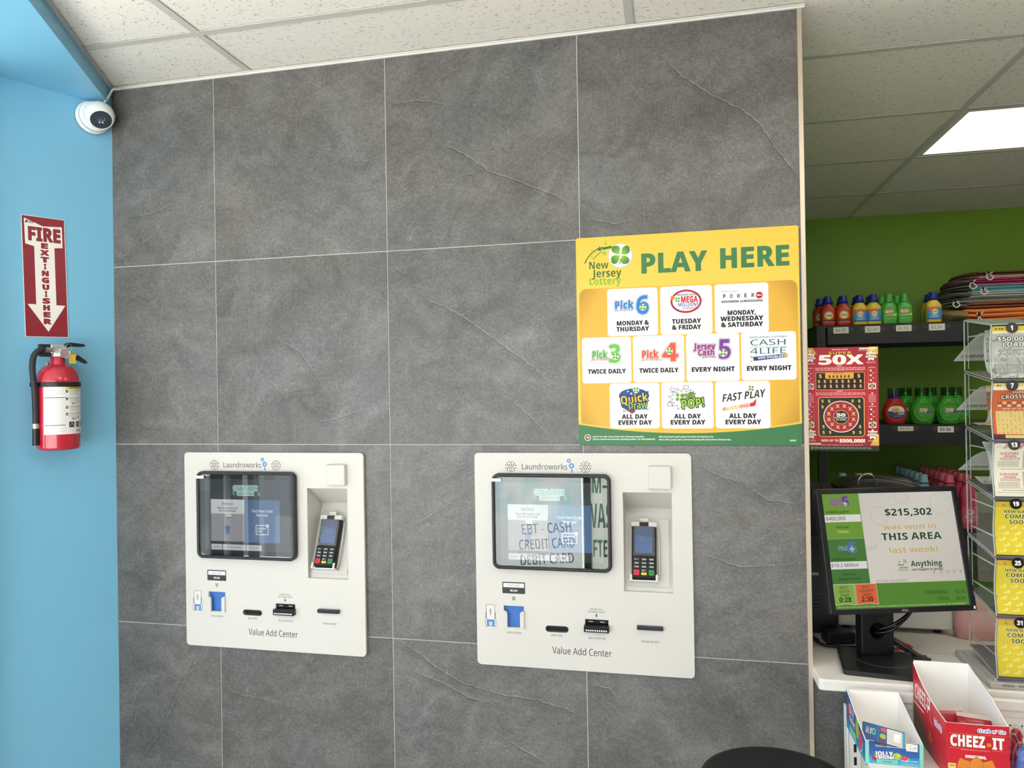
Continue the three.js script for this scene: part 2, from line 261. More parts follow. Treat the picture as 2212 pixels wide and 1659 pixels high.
// glazed shop front behind and to the left of the viewer
const P0 = [X_COR + sd[0] * BL, sd[1] * BL], P1 = [P0[0] + sd[0] * 3.0, P0[1] + sd[1] * 3.0], ZB = 3.3, alu = std('#2b2d2f', 0.4, { metalness: 0.6 });
function glazing(name, a, b, n, sill, head) {
  const dx = b[0] - a[0], dz = b[1] - a[1], len = Math.hypot(dx, dz), w = struct(name, [a[0], 0, a[1]]); w.rotation.y = Math.atan2(-dz, dx);
  for (let i = 0; i <= n; i++) part(numbered('mullion'), rbox(0.05, head - sill, 0.09, 0.004), alu, w, [i * len / n, (sill + head) / 2, 0]);
  for (const y of [sill, head, 0.95 < sill ? sill : 0.0]) part(numbered('rail'), rbox(len, 0.05, 0.085, 0.004), alu, w, [len / 2, Math.max(0.03, y), 0]);
  for (let i = 0; i < n; i++) part(numbered('pane'), box(len / n - 0.05, head - sill - 0.05, 0.008), M.glass, w, [(i + 0.5) * len / n, (sill + head) / 2, 0]);
  part('header', at(box(len, CEIL + 0.1 - head, 0.14), len / 2, (CEIL + 0.1 + head) / 2, 0), M.white, w);
  if (sill > 0.1) part('sill_wall', at(box(len, sill, 0.14), len / 2, sill / 2, 0), M.white, w);
  return w;
}
glazing('window_1', P0, P1, 3, 0.05, 2.6);
glazing('window_2', [P1[0], ZB], [1.75, ZB], 4, 0.05, 2.55);
structMesh('wall_front', at(box(3.2, CEIL + 0.1, 0.14), 3.35, CEIL / 2, ZB), std('#b5b0a5', 0.7));
structMesh('wall_right', at(box(0.14, CEIL + 0.1, 6.3), 4.95, CEIL / 2, 0.24), std('#a8a296', 0.7));
structMesh('wall_rear', at(box(3.4, CEIL + 0.1, 0.14), 3.3, CEIL / 2, -2.887), phy('#76a02a', 0.5));
structMesh('wall_partition', at(box(0.12, CEIL + 0.1, 2.7), 1.7, CEIL / 2, -1.5), phy('#76a02a', 0.5));
structMesh('pavement', new THREE.ExtrudeGeometry(polyShape([[-3.2, 0.6], [-0.3, 0.6], [-0.3, -3.2], [6, -3.2], [6, -13.5], [-2.4, -13.5], [-2.4, -4.9], [-3.1, -4.9], [-4.3, -2.2], [-4.3, 0.6]]), { depth: 0.1, bevelEnabled: false }).rotateX(-PI / 2).translate(0, -0.14, 0), std('#a9a69f', 0.9));
structMesh('parking_lot', at(box(40, 0.1, 34), 0, -0.2, 12), std('#27282a', 0.95));
structMesh('street', at(box(60, 0.06, 40), 0, -0.17, 34), std('#a09d97', 0.9));
// ---------- wall-mounted card kiosks ----------
const KW = 0.633, KH = 0.6335;
const gear = (g, x, y, r, n, col) => { const p = []; for (let i = 0; i < n * 4; i++) { const a = i * PI / (2 * n), q = i % 4 < 2 ? r : r * 0.76; p.push([x + q * Math.cos(a), y + q * Math.sin(a)]); } poly(g, p, col); disc(g, x, y, r * 0.36, '#d2cfc9'); };
const faceTex = canvasTex(1600, 1600, (g, w) => {
  const s = w / KW, X = (u) => u * s, Y = (v) => v * s * (KW / KH), ink = '#26282a';
  g.fillStyle = '#d2cfc9'; g.fillRect(0, 0, w, w);
  put(g, 'Laundroworks', X(0.2124), Y(0.0405), X(0.138), X(0.0165), ink, { plain: true });
  gear(g, X(0.2855), Y(0.0225), X(0.0066), 9, '#3f7fc4'); gear(g, X(0.2932), Y(0.0372), X(0.0088), 10, '#3f7fc4');
  g.fillStyle = '#3f7fc4'; g.beginPath(); g.moveTo(X(0.2946), Y(0.043)); g.quadraticCurveTo(X(0.2985), Y(0.054), X(0.2947), Y(0.0585)); g.quadraticCurveTo(X(0.2905), Y(0.055), X(0.2946), Y(0.043)); g.fill();
  rr(g, X(0.0804), Y(0.3835), X(0.069), X(0.034), 5, '#1d1f21'); g.fillStyle = '#f6f5f1'; g.fillRect(X(0.0834), Y(0.3868), X(0.063), X(0.0125));
  put(g, 'PLACE CARD', X(0.1149), Y(0.3932), X(0.039), X(0.0056), ink, { plain: true }); put(g, 'BELOW', X(0.1149), Y(0.4088), X(0.0225), X(0.0056), '#f6f5f1');
  const chev = (u, v, r, col, lw) => { g.strokeStyle = col; g.lineWidth = lw; for (const d of [0, 0.0058]) { g.beginPath(); g.moveTo(X(u - r), Y(v + d)); g.lineTo(X(u), Y(v + d + r)); g.lineTo(X(u + r), Y(v + d)); g.stroke(); } };
  chev(0.1146, 0.4262, 0.0048, ink, 5);
  rr(g, X(0.0273), Y(0.475), X(0.0315), X(0.022), 2, '#4d8fb8'); rr(g, X(0.0302), Y(0.4535), X(0.0258), X(0.045), 8, '#dbd8d2', ink, 2.5); put(g, 'CARD', X(0.0431), Y(0.475), X(0.019), X(0.0052), ink, { rot: -PI / 2 });
  rr(g, X(0.0325), Y(0.4985), X(0.021), X(0.0195), 1, '#3d84c6'); chev(0.0431, 0.5045, 0.0048, '#ffffff', 6);
  for (const u of [0.0271, 0.0542]) rr(g, X(u), Y(0.493), X(0.005), X(0.0255), 3, '#dbd8d2', ink, 2.5);
  put(g, 'CARD HOLDER', X(0.1142), Y(0.5334), X(0.045), X(0.005), ink, { plain: true }); put(g, 'NEW CARD', X(0.2424), Y(0.5341), X(0.034), X(0.005), ink, { plain: true });
  put(g, 'INSERT BILL', X(0.3587), Y(0.452), X(0.038), X(0.0048), ink, { plain: true }); put(g, 'ON GREEN LIGHT', X(0.3587), Y(0.4596), X(0.051), X(0.0048), ink, { plain: true });
  poly(g, [[X(0.3575), Y(0.4645)], [X(0.3601), Y(0.4645)], [X(0.3601), Y(0.4695)], [X(0.3625), Y(0.4695)], [X(0.3588), Y(0.4748)], [X(0.3551), Y(0.4695)], [X(0.3575), Y(0.4695)]], ink);
  put(g, 'BILL ACCEPTOR', X(0.3594), Y(0.5357), X(0.049), X(0.005), ink, { plain: true }); put(g, 'OBTAIN RECEIPT', X(0.5112), Y(0.5371), X(0.051), X(0.005), ink, { plain: true });
  put(g, 'Value Add Center', X(0.3148), Y(0.5775), X(0.173), X(0.0195), ink, { plain: true });
});
const uiTex = canvasTex(1024, 768, (g, w, h) => {
  g.fillStyle = '#22262a'; g.fillRect(0, 0, w, h);
  for (let i = 0; i < 60; i++) { g.fillStyle = `rgba(90,100,108,${rnd(0.03, 0.12)})`; g.fillRect(rnd(0, w), rnd(0, h * 0.3), rnd(10, 60), rnd(30, 160)); }
  put(g, 'CLEAN GREEN', 500, 92, 300, 46, '#57a79a', { stroke: [['#e9f3ef', 20], ['#3f8f7c', 5]] }); put(g, 'Laundromat', 500, 148, 200, 34, '#57a79a', { stroke: [['#e9f3ef', 18], ['#2f7f70', 3]] });
  poly(g, [[345, 120], [380, 148], [362, 178], [338, 150]], '#4f9a63'); poly(g, [[640, 140], [672, 120], [680, 168], [650, 176]], '#4f9a63');
  g.fillStyle = '#e4e0e2'; g.fillRect(75, 215, 410, 155); g.fillStyle = '#a49ca2'; g.fillRect(75, 370, 410, 300);
  put(g, 'Welcome!', 280, 262, 140, 34, '#3a3c40', { plain: true }); put(g, 'Place Your Laundry Card', 280, 308, 250, 22, '#55585c'); put(g, 'Into The Card Holder', 280, 338, 212, 22, '#55585c');
  poly(g, [[250, 370], [325, 370], [325, 415], [265, 415]], '#d8d6d8'); g.fillStyle = '#333'; g.fillRect(262, 408, 62, 8);
  poly(g, [[248, 500], [312, 500], [312, 520], [303, 535], [303, 582], [257, 582], [257, 535], [248, 520]], '#3563b5'); put(g, 'CARD HOLDER', 280, 592, 62, 8, '#3a3c40');
  const q = g.createLinearGradient(490, 215, 910, 680); q.addColorStop(0, '#426792'); q.addColorStop(1, '#587bb0'); g.fillStyle = q; g.fillRect(490, 215, 420, 460);
  put(g, 'Touch Here To Get', 700, 335, 258, 30, '#e6edf5'); put(g, 'New Card', 700, 378, 140, 30, '#e6edf5');
  rr(g, 625, 488, 145, 98, 6, null, '#eef2f7', 9); star(g, 762, 492, 22, '#eef2f7', 9, 0.75); put(g, 'LAUNDRY', 694, 522, 112, 18, '#eef2f7'); put(g, 'CARD', 668, 552, 64, 18, '#eef2f7');
  for (const [x, bw, s] of [[75, 132, 'ESPAÑOL'], [214, 282, 'HOW THIS SYSTEM WORKS'], [503, 186, 'REPLACE CARD']]) { g.fillStyle = '#d8d2d6'; g.fillRect(x, 702, bw, 62); put(g, s, x + bw / 2, 733, bw * 0.62, 15, '#4a4b4f', { plain: true }); }
});
const ku = (u) => u - KW / 2, kv = (v) => KH - v;
function makeKiosk(label) {
  const t = thing('card_kiosk', label, 'kiosk'), Z = 0.012;
  const face = roundShape(KW, KH, 0.013, 0, KH / 2);
  const hole = (u0, v0, u1, v1) => face.holes.push(polyShape([[ku(u0), kv(v0)], [ku(u0), kv(v1)], [ku(u1), kv(v1)], [ku(u1), kv(v0)]], THREE.Path));
  hole(0.4405, 0.1125, 0.577, 0.396); hole(0.0842, 0.4545, 0.1445, 0.518); face.holes.push(roundShape(0.0655, 0.0165, 0.008, ku(0.2428), kv(0.5153), THREE.Path)); hole(0.326, 0.482, 0.393, 0.4995);
  part('faceplate', uvBy(slab(face, 0.0115, 0.0012, 14), -KW / 2, 0, KW, KH), new THREE.MeshPhysicalMaterial({ map: faceTex, roughness: 0.36 }), t, [0, 0, 0.0005]);
  // speaker grilles: rings of round holes
  for (const u of [0.1118, 0.3340]) {
    const dots = []; for (const [n, R] of [[1, 0], [6, 0.0062], [6, 0.0108], [12, 0.0152]]) for (let i = 0; i < n; i++) { const a = (i + (R === 0.0108 ? 0.5 : R === 0.0152 ? 0.5 : 0)) * 2 * PI / n; dots.push(at(cyl(0.00165, 0.00165, 0.0006, 12).rotateX(PI / 2), R * Math.cos(a), R * Math.sin(a), 0)); }
    part('speaker_grille', merge(dots), M.blackMatt, t, [ku(u), kv(0.041), Z + 0.0002]);
  }
  // touch screen
  const w = 0.351, h = 0.2815, cx = ku(0.2315), cy = kv(0.2008), b = roundShape(w, h, 0.021, 0, 0), iw = 0.331, ih = 0.2615;
  b.holes.push(roundShape(iw, ih, 0.012, 0, 0, THREE.Path));
  const scr = part('touch_screen', slab(b, 0.02, 0.0035, 14), M.black, t, [cx, cy, Z]);
  part('screen_glass', slab(roundShape(iw, ih, 0.012), 0.0025, 0), pane('#f4f8f8', { ior: 1.7 }), scr, [0, 0, 0.0135]);
  part('screen_back', box(iw, ih, 0.002), M.blackMatt, scr, [0, 0, 0.004]);
  part('screen_display', box(0.302, 0.229, 0.0015), std('#050505', 0.4, { emissive: C('#ffffff'), emissiveMap: uiTex, emissiveIntensity: 0.75 }), scr, [-0.0008, -0.0008, 0.0062]);
  part('sticker', rbox(0.029, 0.009, 0.0006, 0.0002), M.paper, scr, [-w / 2 + 0.0155, h / 2 - 0.0185, 0.0202]);
  part('reader_box', rbox(0.064, 0.0655, 0.016, 0.004, 4), M.cream, t, [ku(0.545), kv(0.0683), Z + 0.007]);
  // recess for the payment terminal: sloping roof, sides, tilted back plate
  const nu0 = 0.4395, nu1 = 0.578, nw = nu1 - nu0, ncx = ku((nu0 + nu1) / 2), prof = [[0.002, kv(0.1125)], [-0.092, kv(0.173)], [0.002, kv(0.396)]];
  const plate = (a, c) => { const L = Math.hypot(c[0] - a[0], c[1] - a[1]), g = box(nw, 0.0015, L); return [g, [ncx, (a[1] + c[1]) / 2, (a[0] + c[0]) / 2], [Math.atan2(-(c[1] - a[1]), c[0] - a[0]), 0, 0]]; };
  const nic = part('recess', ...(() => { const [g, p, r] = plate(prof[1], prof[2]); return [g, M.cream, t, p, r]; })());
  void nic; { const [g, p, r] = plate(prof[0], prof[1]); part('recess_roof', g, M.cream, t, p, r); }
  for (const u of [nu0 + 0.0005, nu1 - 0.0005]) { const s = polyShape(prof.map(([z, y]) => [z, y])); part('recess_side', new THREE.ExtrudeGeometry(s, { depth: 0.001, bevelEnabled: false }).translate(0, 0, -0.0005).rotateY(-PI / 2), M.cream, t, [ku(u), 0, 0]); }
  const tilt = -Math.atan2(0.092, 0.223), ins = roundShape(0.117, 0.196, 0.001); part('mounting_plate', slab(ins, 0.0022, 0.0005), M.cream, t, [ncx + 0.001, kv(0.293), -0.0385], [tilt, 0, 0]);
  // card holder
  part('holder_back', box(0.064, 0.067, 0.001), std('#2f6fc0', 0.45), t, [ku(0.1143), kv(0.4863), 0.0022]);
  for (const s of [-1, 1]) {
    const r = polyShape([[0, 0], [0.0125, 0], [0.0125, 0.043], [0.0105, 0.047], [0.006, 0.0495], [0, 0.051]].map(([x, y]) => [s * (0.0315 - x), y]));
    part('holder_rail', slab(r, 0.0085, 0.001), M.cream, t, [ku(0.1143), kv(0.5185), 0.0088]);
  }
  // slots
  const rim = roundShape(0.0675, 0.0178, 0.0088); rim.holes.push(roundShape(0.0625, 0.013, 0.0064, 0, 0, THREE.Path));
  part('card_slot', slab(rim, 0.0025, 0.0006), M.black, t, [ku(0.2428), kv(0.5153), Z - 0.001]); part('slot_back', box(0.064, 0.015, 0.001), M.blackMatt, t, [ku(0.2428), kv(0.5153), 0.004]);
  const ba = part('bill_acceptor', rbox(0.0725, 0.019, 0.016, 0.002), M.blackGloss, t, [ku(0.3594), kv(0.5055), Z + 0.007]);
  part('acceptor_throat', box(0.068, 0.018, 0.002), M.blackGloss, ba, [0, 0.0165, -0.012]);
  for (let i = 0; i < 10; i++) part('tooth', at(box(0.0038, 0.004, 0.0012), 0, 0, 0), M.whitePlastic, ba, [-0.0285 + i * 0.0063, -0.0035, 0.0083]);
  for (const x of [-0.017, 0.016]) part('arrow_light', rbox(0.013, 0.0022, 0.0015, 0.0006), std('#c9d0d0', 0.4), ba, [x, 0.0165, -0.0102]);
  part('receipt_slot', rbox(0.0735, 0.0115, 0.012, 0.002), phy('#151a2a', 0.2), t, [ku(0.5109), kv(0.4962), Z + 0.004]);
  return t;
}
const kiosk0 = makeKiosk('white wall card kiosk on the left, nearest the fire extinguisher, its touch screen dark');
kiosk0.position.set(KIOSKS[0][0] + KW / 2, KIOSKS[0][1] - KH, 0);
copyOf(kiosk0, [KIOSKS[1][0] + KW / 2, KIOSKS[1][1] - KH, 0], 0, 'white wall card kiosk below the yellow lottery poster, its touch screen full of reflections');
// payment terminals standing in the recesses
const padTex = canvasTex(256, 384, (g, w, h) => { const q = g.createLinearGradient(0, 0, w, h); q.addColorStop(0, '#2f62ae'); q.addColorStop(1, '#3f7ccd'); g.fillStyle = q; g.fillRect(0, 0, w, h); g.fillStyle = 'rgba(10,25,60,0.35)'; g.beginPath(); g.moveTo(w, 0); g.lineTo(w, h * 0.42); g.lineTo(0, h * 0.3); g.lineTo(0, 0); g.fill(); put(g, 'Welcome', 60, 22, 70, 14, '#16315e'); g.strokeStyle = '#a9c6ee'; g.lineWidth = 4; g.beginPath(); g.ellipse(110, 190, 34, 16, 0.2, 0, 5); g.stroke(); rr(g, 206, 240, 30, 26, 8, null, '#1e3f7c', 5); });
const keyTex = canvasTex(256, 192, (g) => { g.fillStyle = '#3a3d42'; g.fillRect(0, 0, 256, 192); const k = ['1', '2', '3', '4', '5', '6', '7', '8', '9', '0', 'X', '<', 'O']; for (let i = 0; i < 13; i++) { const x = (i % 4) * 64, y = Math.floor(i / 4) * 48; g.fillStyle = ['#d8283c', '#e9cf2d', '#1d8a43'][i - 10] ?? '#4a4d53'; g.fillRect(x, y, 64, 48); put(g, k[i], x + (i > 9 ? 32 : 22), y + 24, i > 9 ? 20 : 13, i > 9 ? 20 : 24, i > 9 ? '#3b1414' : '#f2f2f2'); if (i < 9 && i) { g.fillStyle = '#e8e8e8'; g.fillRect(x + 32, y + 22, 22, 10); } } });
const keyMats = keyTex; const keyMat = mapped(keyMats, 0.35);
function keyGeo(i, w, h) { const g = rbox(w, h, 0.003, 0.0012), p = g.attributes.position, u = g.attributes.uv, cx = (i % 4) * 0.25, cy = 1 - (Math.floor(i / 4) + 1) * 0.25; for (let k = 0; k < p.count; k++) u.setXY(k, cx + 0.25 * (0.04 + 0.92 * (p.getX(k) / w + 0.5)), cy + 0.25 * (0.04 + 0.92 * (p.getY(k) / h + 0.5))); return g; }
function makeTerminal(label) {
  const t = thing('payment_terminal', label, 'card terminal'), W = 0.0705, H = 0.163;
  part('housing', rbox(W, H, 0.026, 0.009, 4), M.black, t, [0, 0, 0.015]);
  part('display', rbox(0.05, 0.077, 0.0012, 0.0005), std('#06080c', 0.2, { emissive: C('#ffffff'), emissiveMap: padTex, emissiveIntensity: 0.55 }), t, [-0.001, 0.0325, 0.0283]);
  part('display_cover', rbox(W - 0.008, 0.092, 0.0008, 0.0003), pane('#f2f6f8'), t, [0, 0.0325, 0.0296]);
  part('keypad', rbox(W - 0.004, 0.062, 0.003, 0.0012), M.blackMatt, t, [0, -0.0455, 0.0278]);
  for (let i = 0; i < 13; i++) { const c = i < 9 ? i % 3 : i === 9 ? 1 : i - 10, r = i < 9 ? Math.floor(i / 3) : i === 9 ? 3 : 3.25, big = i === 10 || i === 12; part('key', keyGeo(i, 0.0155, big ? 0.0155 : 0.0072), keyMat, t, [-0.021 + c * 0.021, -0.0245 - r * 0.0105 - (i === 11 ? 0.0065 : big ? 0.003 : 0), 0.0302]); }
  const cam = part('reader_head', rbox(W + 0.006, 0.0145, 0.03, 0.003), M.cream, t, [0, 0.0775, 0.0155]); part('head_window', rbox(0.026, 0.012, 0.0015, 0.0005), M.blackGloss, cam, [0, -0.001, 0.0152]); part('head_tab', rbox(0.025, 0.014, 0.012, 0.002), M.cream, cam, [0, 0.0125, 0.002]);
  const br = part('bracket', rbox(W + 0.012, 0.004, 0.034, 0.0015), std('#d9d8d4', 0.35, { metalness: 0.5 }), t, [0, -H / 2 - 0.003, 0.016]);
  for (const s of [-1, 1]) part('bracket_hook', rbox(0.007, 0.02, 0.005, 0.002), M.cream, br, [s * (W / 2 + 0.001), 0.008, 0.0155]);
  part('side_frame', tube([[W / 2 + 0.004, 0.066, 0.012], [W / 2 + 0.006, 0.05, 0.012], [W / 2 + 0.007, -0.05, 0.012], [W / 2 + 0.004, -0.08, 0.012]], 0.0022, 30), M.cream, t);
  t.rotation.order = 'YXZ'; t.rotation.x = -Math.atan2(0.092, 0.223); return t;
}
const termAt = ([x, top]) => [x + 0.4965, top - 0.294, -0.0365];
const term0 = makeTerminal('black card terminal with a blue screen in the recess of the left kiosk'); term0.position.set(...termAt(KIOSKS[0]));
copyOf(term0, termAt(KIOSKS[1]), 0, 'black card terminal with a blue screen in the recess of the right kiosk').rotation.x = term0.rotation.x;
// ---------- lottery poster ----------
const posterTex = canvasTex(1500, 1476, (g) => {
  g.scale(1.5, 1.5); const W = 1000, H = 984, green = '#44794f', ink = '#231f20';
  const bg = g.createLinearGradient(0, 0, 0, 240); bg.addColorStop(0, '#e3c24c'); bg.addColorStop(1, '#e6c654'); g.fillStyle = bg; g.fillRect(0, 0, W, H);
  const pg = g.createRadialGradient(500, 580, 250, 500, 580, 640); pg.addColorStop(0, '#e6b848'); pg.addColorStop(0.6, '#deae46'); pg.addColorStop(1, '#ad7c34'); rr(g, 13, 243, 978, 800, 34, pg);
  g.fillStyle = green; g.beginPath(); g.moveTo(0, 884); g.quadraticCurveTo(500, 970, 1000, 884); g.lineTo(1000, 984); g.lineTo(0, 984); g.fill();
  g.strokeStyle = '#e3be4e'; g.lineWidth = 9; g.beginPath(); g.moveTo(0, 881); g.quadraticCurveTo(500, 966, 1000, 881); g.stroke();
  put(g, 'PLAY', 449, 137, 304, 88, green, { stroke: [green, 5] }); put(g, 'HERE', 808, 132, 312, 88, green, { stroke: [green, 5] });
  // emblem
  g.strokeStyle = '#3c6b3c'; g.lineWidth = 5; g.lineCap = 'round'; for (const [a, lw] of [[0, 5], [1, 3]]) { g.lineWidth = lw; g.beginPath(); g.moveTo(42 + a * 40, 120 - a * 15); g.quadraticCurveTo(70 + a * 36, 62 + a * 14, 128 - a * 6, 50 + a * 22); g.stroke(); }
  g.lineWidth = 11; g.beginPath(); g.moveTo(130, 56); g.lineTo(166, 50); g.stroke(); star(g, 113, 57, 15, '#2f6a38'); star(g, 136, 78, 14, '#8bb83a'); star(g, 142, 33, 9, '#8bb83a'); star(g, 78, 62, 6, '#b59a3a'); star(g, 94, 76, 4, '#b59a3a'); star(g, 76, 92, 4, '#6f7f3a');
  ball(g, 210, 94, 57);
  put(g, 'New', 106, 133, 94, 34, '#32683a'); put(g, 'Jersey', 146, 172, 134, 36, '#32683a'); put(g, 'Lottery', 135, 209, 152, 34, '#7fb239');
  const cards = [[145, 249, 377, 471, ['MONDAY &', 'THURSDAY']], [390, 249, 622, 472, ['TUESDAY', '& FRIDAY']], [634, 249, 867, 472, ['MONDAY,', 'WEDNESDAY', '& SATURDAY']], [22, 475, 252, 691, ['TWICE DAILY']], [261, 474, 494, 691, ['TWICE DAILY']], [503, 473, 738, 690, ['EVERY NIGHT']], [746, 472, 981, 689, ['EVERY NIGHT']], [149, 694, 379, 905, ['ALL DAY', 'EVERY DAY']], [388, 693, 620, 906, ['ALL DAY', 'EVERY DAY']], [629, 692, 867, 906, ['ALL DAY', 'EVERY DAY']]];
  const wid = { 'MONDAY &': 150, 'THURSDAY': 150, 'TUESDAY': 130, '& FRIDAY': 130, 'MONDAY,': 126, 'WEDNESDAY': 184, '& SATURDAY': 182, 'TWICE DAILY': 178, 'EVERY NIGHT': 192, 'ALL DAY': 118, 'EVERY DAY': 156 };
  for (const [x0, y0, x1, y1, t] of cards) { rr(g, x0, y0, x1 - x0, y1 - y0, 14, '#eff2f6'); const cx = (x0 + x1) / 2, base = y0 < 300 ? (t.length > 2 ? 381 : 412) : y0 < 600 ? 636 : 850; t.forEach((s, i) => put(g, s, cx, base + i * (t.length > 2 ? 27 : 28) + (t.length === 3 ? 0 : 0), wid[s], 19.5, ink, { stroke: [ink, 1.6] })); }
  const num = (s, x, y, w, h, col, dk) => { put(g, s, x, y, w, h, col, { stroke: [[dk, 11], ['#ffffff', 7], [dk, 3]] }); };
  // row 1
  num('Pick', 222, 326, 88, 34, '#2f7fc8', '#1e5a9c'); put(g, 'with DOUBLE PLAY', 222, 352, 88, 8, '#4a6c98', { skew: -0.2 }); num('6', 308, 328, 62, 84, '#2f7fc8', '#1b4f8f'); ball(g, 310, 340, 16);
  g.lineWidth = 7; ring(g, 506, 320, 66, '#b3202f', 8, 50); ring(g, 506, 320, 62, '#35447e', 2, 46); put(g, 'New Jersey Lottery', 510, 289, 92, 10, '#333'); ball(g, 468, 312, 13); put(g, 'MEGA', 520, 312, 76, 28, '#d3232f', { stroke: [['#ffffff', 6], ['#8d1620', 2]] }); put(g, 'MILLIONS', 516, 335, 94, 16, '#2a4a9c', { stroke: ['#ffffff', 3] }); put(g, 'with MEGAPLIER', 522, 352, 66, 10, '#c23a3a', { skew: -0.2 }); disc(g, 446, 302, 10, '#d9822b');
  put(g, 'NEW JERSEY', 700, 284, 76, 8, '#8a8d92', { plain: true }); 'POWER'.split('').forEach((c, i) => { disc(g, 676 + i * 31, 305, 14, '#eceef0'); put(g, c, 676 + i * 31, 305, 14, 18, '#111'); }); disc(g, 828, 305, 15, '#b81f2c'); put(g, 'BALL', 828, 305, 24, 8, '#fff'); rr(g, 664, 325, 74, 9, 1, '#3a3a3c'); put(g, 'DOUBLE PLAY', 701, 329.5, 66, 6, '#ddd'); rr(g, 766, 325, 76, 9, 1, '#3a3a3c'); put(g, 'POWERPLAY', 804, 329.5, 70, 6, '#ddd'); for (const i of [0, 8, 16]) poly(g, [[742 + i, 335], [746 + i, 335], [752 + i, 325], [748 + i, 325]], '#333');
  // row 2
  num('Pick', 104, 556, 72, 32, '#5fb03f', '#3a7f2b'); put(g, 'with FIREBALL', 110, 580, 92, 9, '#b5463f', { skew: -0.2 }); num('3', 176, 552, 58, 82, '#6cc04a', '#3f8f33'); ball(g, 178, 566, 16);
  num('Pick', 338, 560, 76, 32, '#e0562f', '#a83420'); put(g, 'with FIREBALL', 348, 586, 96, 9, '#b5463f', { skew: -0.2 }); num('4', 432, 552, 70, 82, '#e4593a', '#a83420'); ball(g, 427, 548, 16);
  num('Jersey', 586, 530, 92, 26, '#a23a8a', '#6b1f5e'); num('Cash', 592, 558, 74, 26, '#a23a8a', '#6b1f5e'); put(g, 'with XTRA', 604, 580, 62, 9, '#3a3a3c', { skew: -0.2 }); num('5', 674, 544, 58, 86, '#7d3f9c', '#55246f'); ball(g, 668, 562, 18);
  put(g, 'NEW JERSEY LOTTERY', 863, 496, 160, 8, '#6c7f86'); put(g, 'CASH', 863, 519, 160, 26, '#2f5f66', { plain: true }); g.fillStyle = '#7c8f96'; g.fillRect(783, 539, 160, 2); put(g, '4LIFE', 863, 557, 158, 26, '#2f5f66', { plain: true }); poly(g, [[796, 584], [940, 572], [944, 588], [800, 602]], '#2b3f7a'); put(g, 'with DOUBLER', 872, 586, 110, 11, '#eef2f7', { rot: -0.06 }); for (const [x, y, r] of [[790, 584, 10], [936, 580, 15], [790, 603, 7]]) star(g, x, y, r, '#c7a763');
  // row 3
  disc(g, 262, 752, 70, '#274f8f', 34); poly(g, [[196, 770], [330, 730], [322, 800], [240, 826], [204, 806]], '#274f8f'); ball(g, 272, 726, 15); star(g, 234, 732, 6, '#fff'); star(g, 250, 742, 7, '#fff'); put(g, 'Quick', 262, 766, 128, 38, '#e9c23c', { stroke: [['#1c2f5a', 8]], rot: -0.14 }); put(g, 'Draw', 278, 796, 90, 34, '#9dc33f', { stroke: [['#1c2f5a', 8]], rot: -0.06 }); disc(g, 252, 822, 13, '#8d2f4f'); put(g, 'BULLSEYE', 240, 824, 60, 8, '#4f3a6a', { skew: -0.2 }); put(g, '& MULTIPLIER', 300, 816, 58, 7, '#2a4a9c');
  { const p = []; for (let i = 0; i < 26; i++) { const a = i * 2 * PI / 26, q = i % 2 ? 38 : 58; p.push([484 + q * 1.15 * Math.cos(a), 770 + q * 0.9 * Math.sin(a)]); } poly(g, p, '#fff', '#333', 2); } for (const [x, y, a] of [[440, 726, 0.4], [424, 794, -0.3], [500, 716, 0.2]]) { g.save(); g.translate(x, y); g.rotate(a); rr(g, -11, -7, 22, 14, 2, '#f2f2f0', '#444', 2); g.restore(); } clover(g, 470, 762, 17, '#9dc33f', '#3f7d45'); put(g, 'CASH', 510, 758, 58, 26, '#8fbf3f', { stroke: [['#2f3f1f', 7]], rot: -0.25 }); put(g, 'POP!', 528, 790, 106, 40, '#9ccb3f', { stroke: [['#2f3f1f', 9]], rot: -0.1 });
  put(g, 'FAST PLAY', 752, 758, 188, 34, '#1c1c1e', { skew: -0.25, rot: -0.12 }); ball(g, 786, 726, 14); poly(g, [[662, 812], [792, 790], [808, 772], [804, 802], [796, 806], [660, 826]], '#c9302f'); poly(g, [[662, 812], [740, 799], [734, 815], [660, 826]], '#d9a12e'); put(g, 'PROGRESSIVE', 728, 808, 108, 13, '#fff3df', { rot: -0.15, skew: -0.2 });
  ring(g, 42, 948, 14, '#f4e8e8', 3); disc(g, 42, 948, 10, '#8d2f2f'); put(g, '18', 42, 948, 14, 10, '#fff');
  put(g, 'Must be 18 or older to buy a lottery ticket. Please play responsibly.', 66, 943, 240, 7, '#eef4ea', { align: 'left' }); put(g, 'If you or someone you know has a gambling problem, call 1-800-GAMBLER®', 66, 955, 290, 7, '#eef4ea', { align: 'left' });
  put(g, 'Odds vary based on game played: for details visit NJLottery.com.', 373, 944, 246, 7, '#eef4ea', { align: 'left' }); put(g, 'Pick-3, Pick-4, Jersey Cash 5, and Pick-6 drawings will not be held on Christmas Day.', 373, 957, 322, 7, '#eef4ea', { align: 'left' }); put(g, '606057', 961, 961, 28, 7, '#eef4ea');
});
{
  const w = 0.6145, h = 0.605, s = roundShape(w, h, 0.007);
  const g = uvBy(slab(s, 0.0025, 0.0004, 8), -w / 2, -h / 2, w, h);
  const m = single('lottery_poster', g, new THREE.MeshPhysicalMaterial({ map: posterTex, roughness: 0.35, specularIntensity: 0.45 }), 'yellow and green PLAY HERE lottery poster stuck to the grey tiles above the right kiosk', 'poster', [1.1885 + w / 2, 1.536 + h / 2, 0.0004]); void m;
}
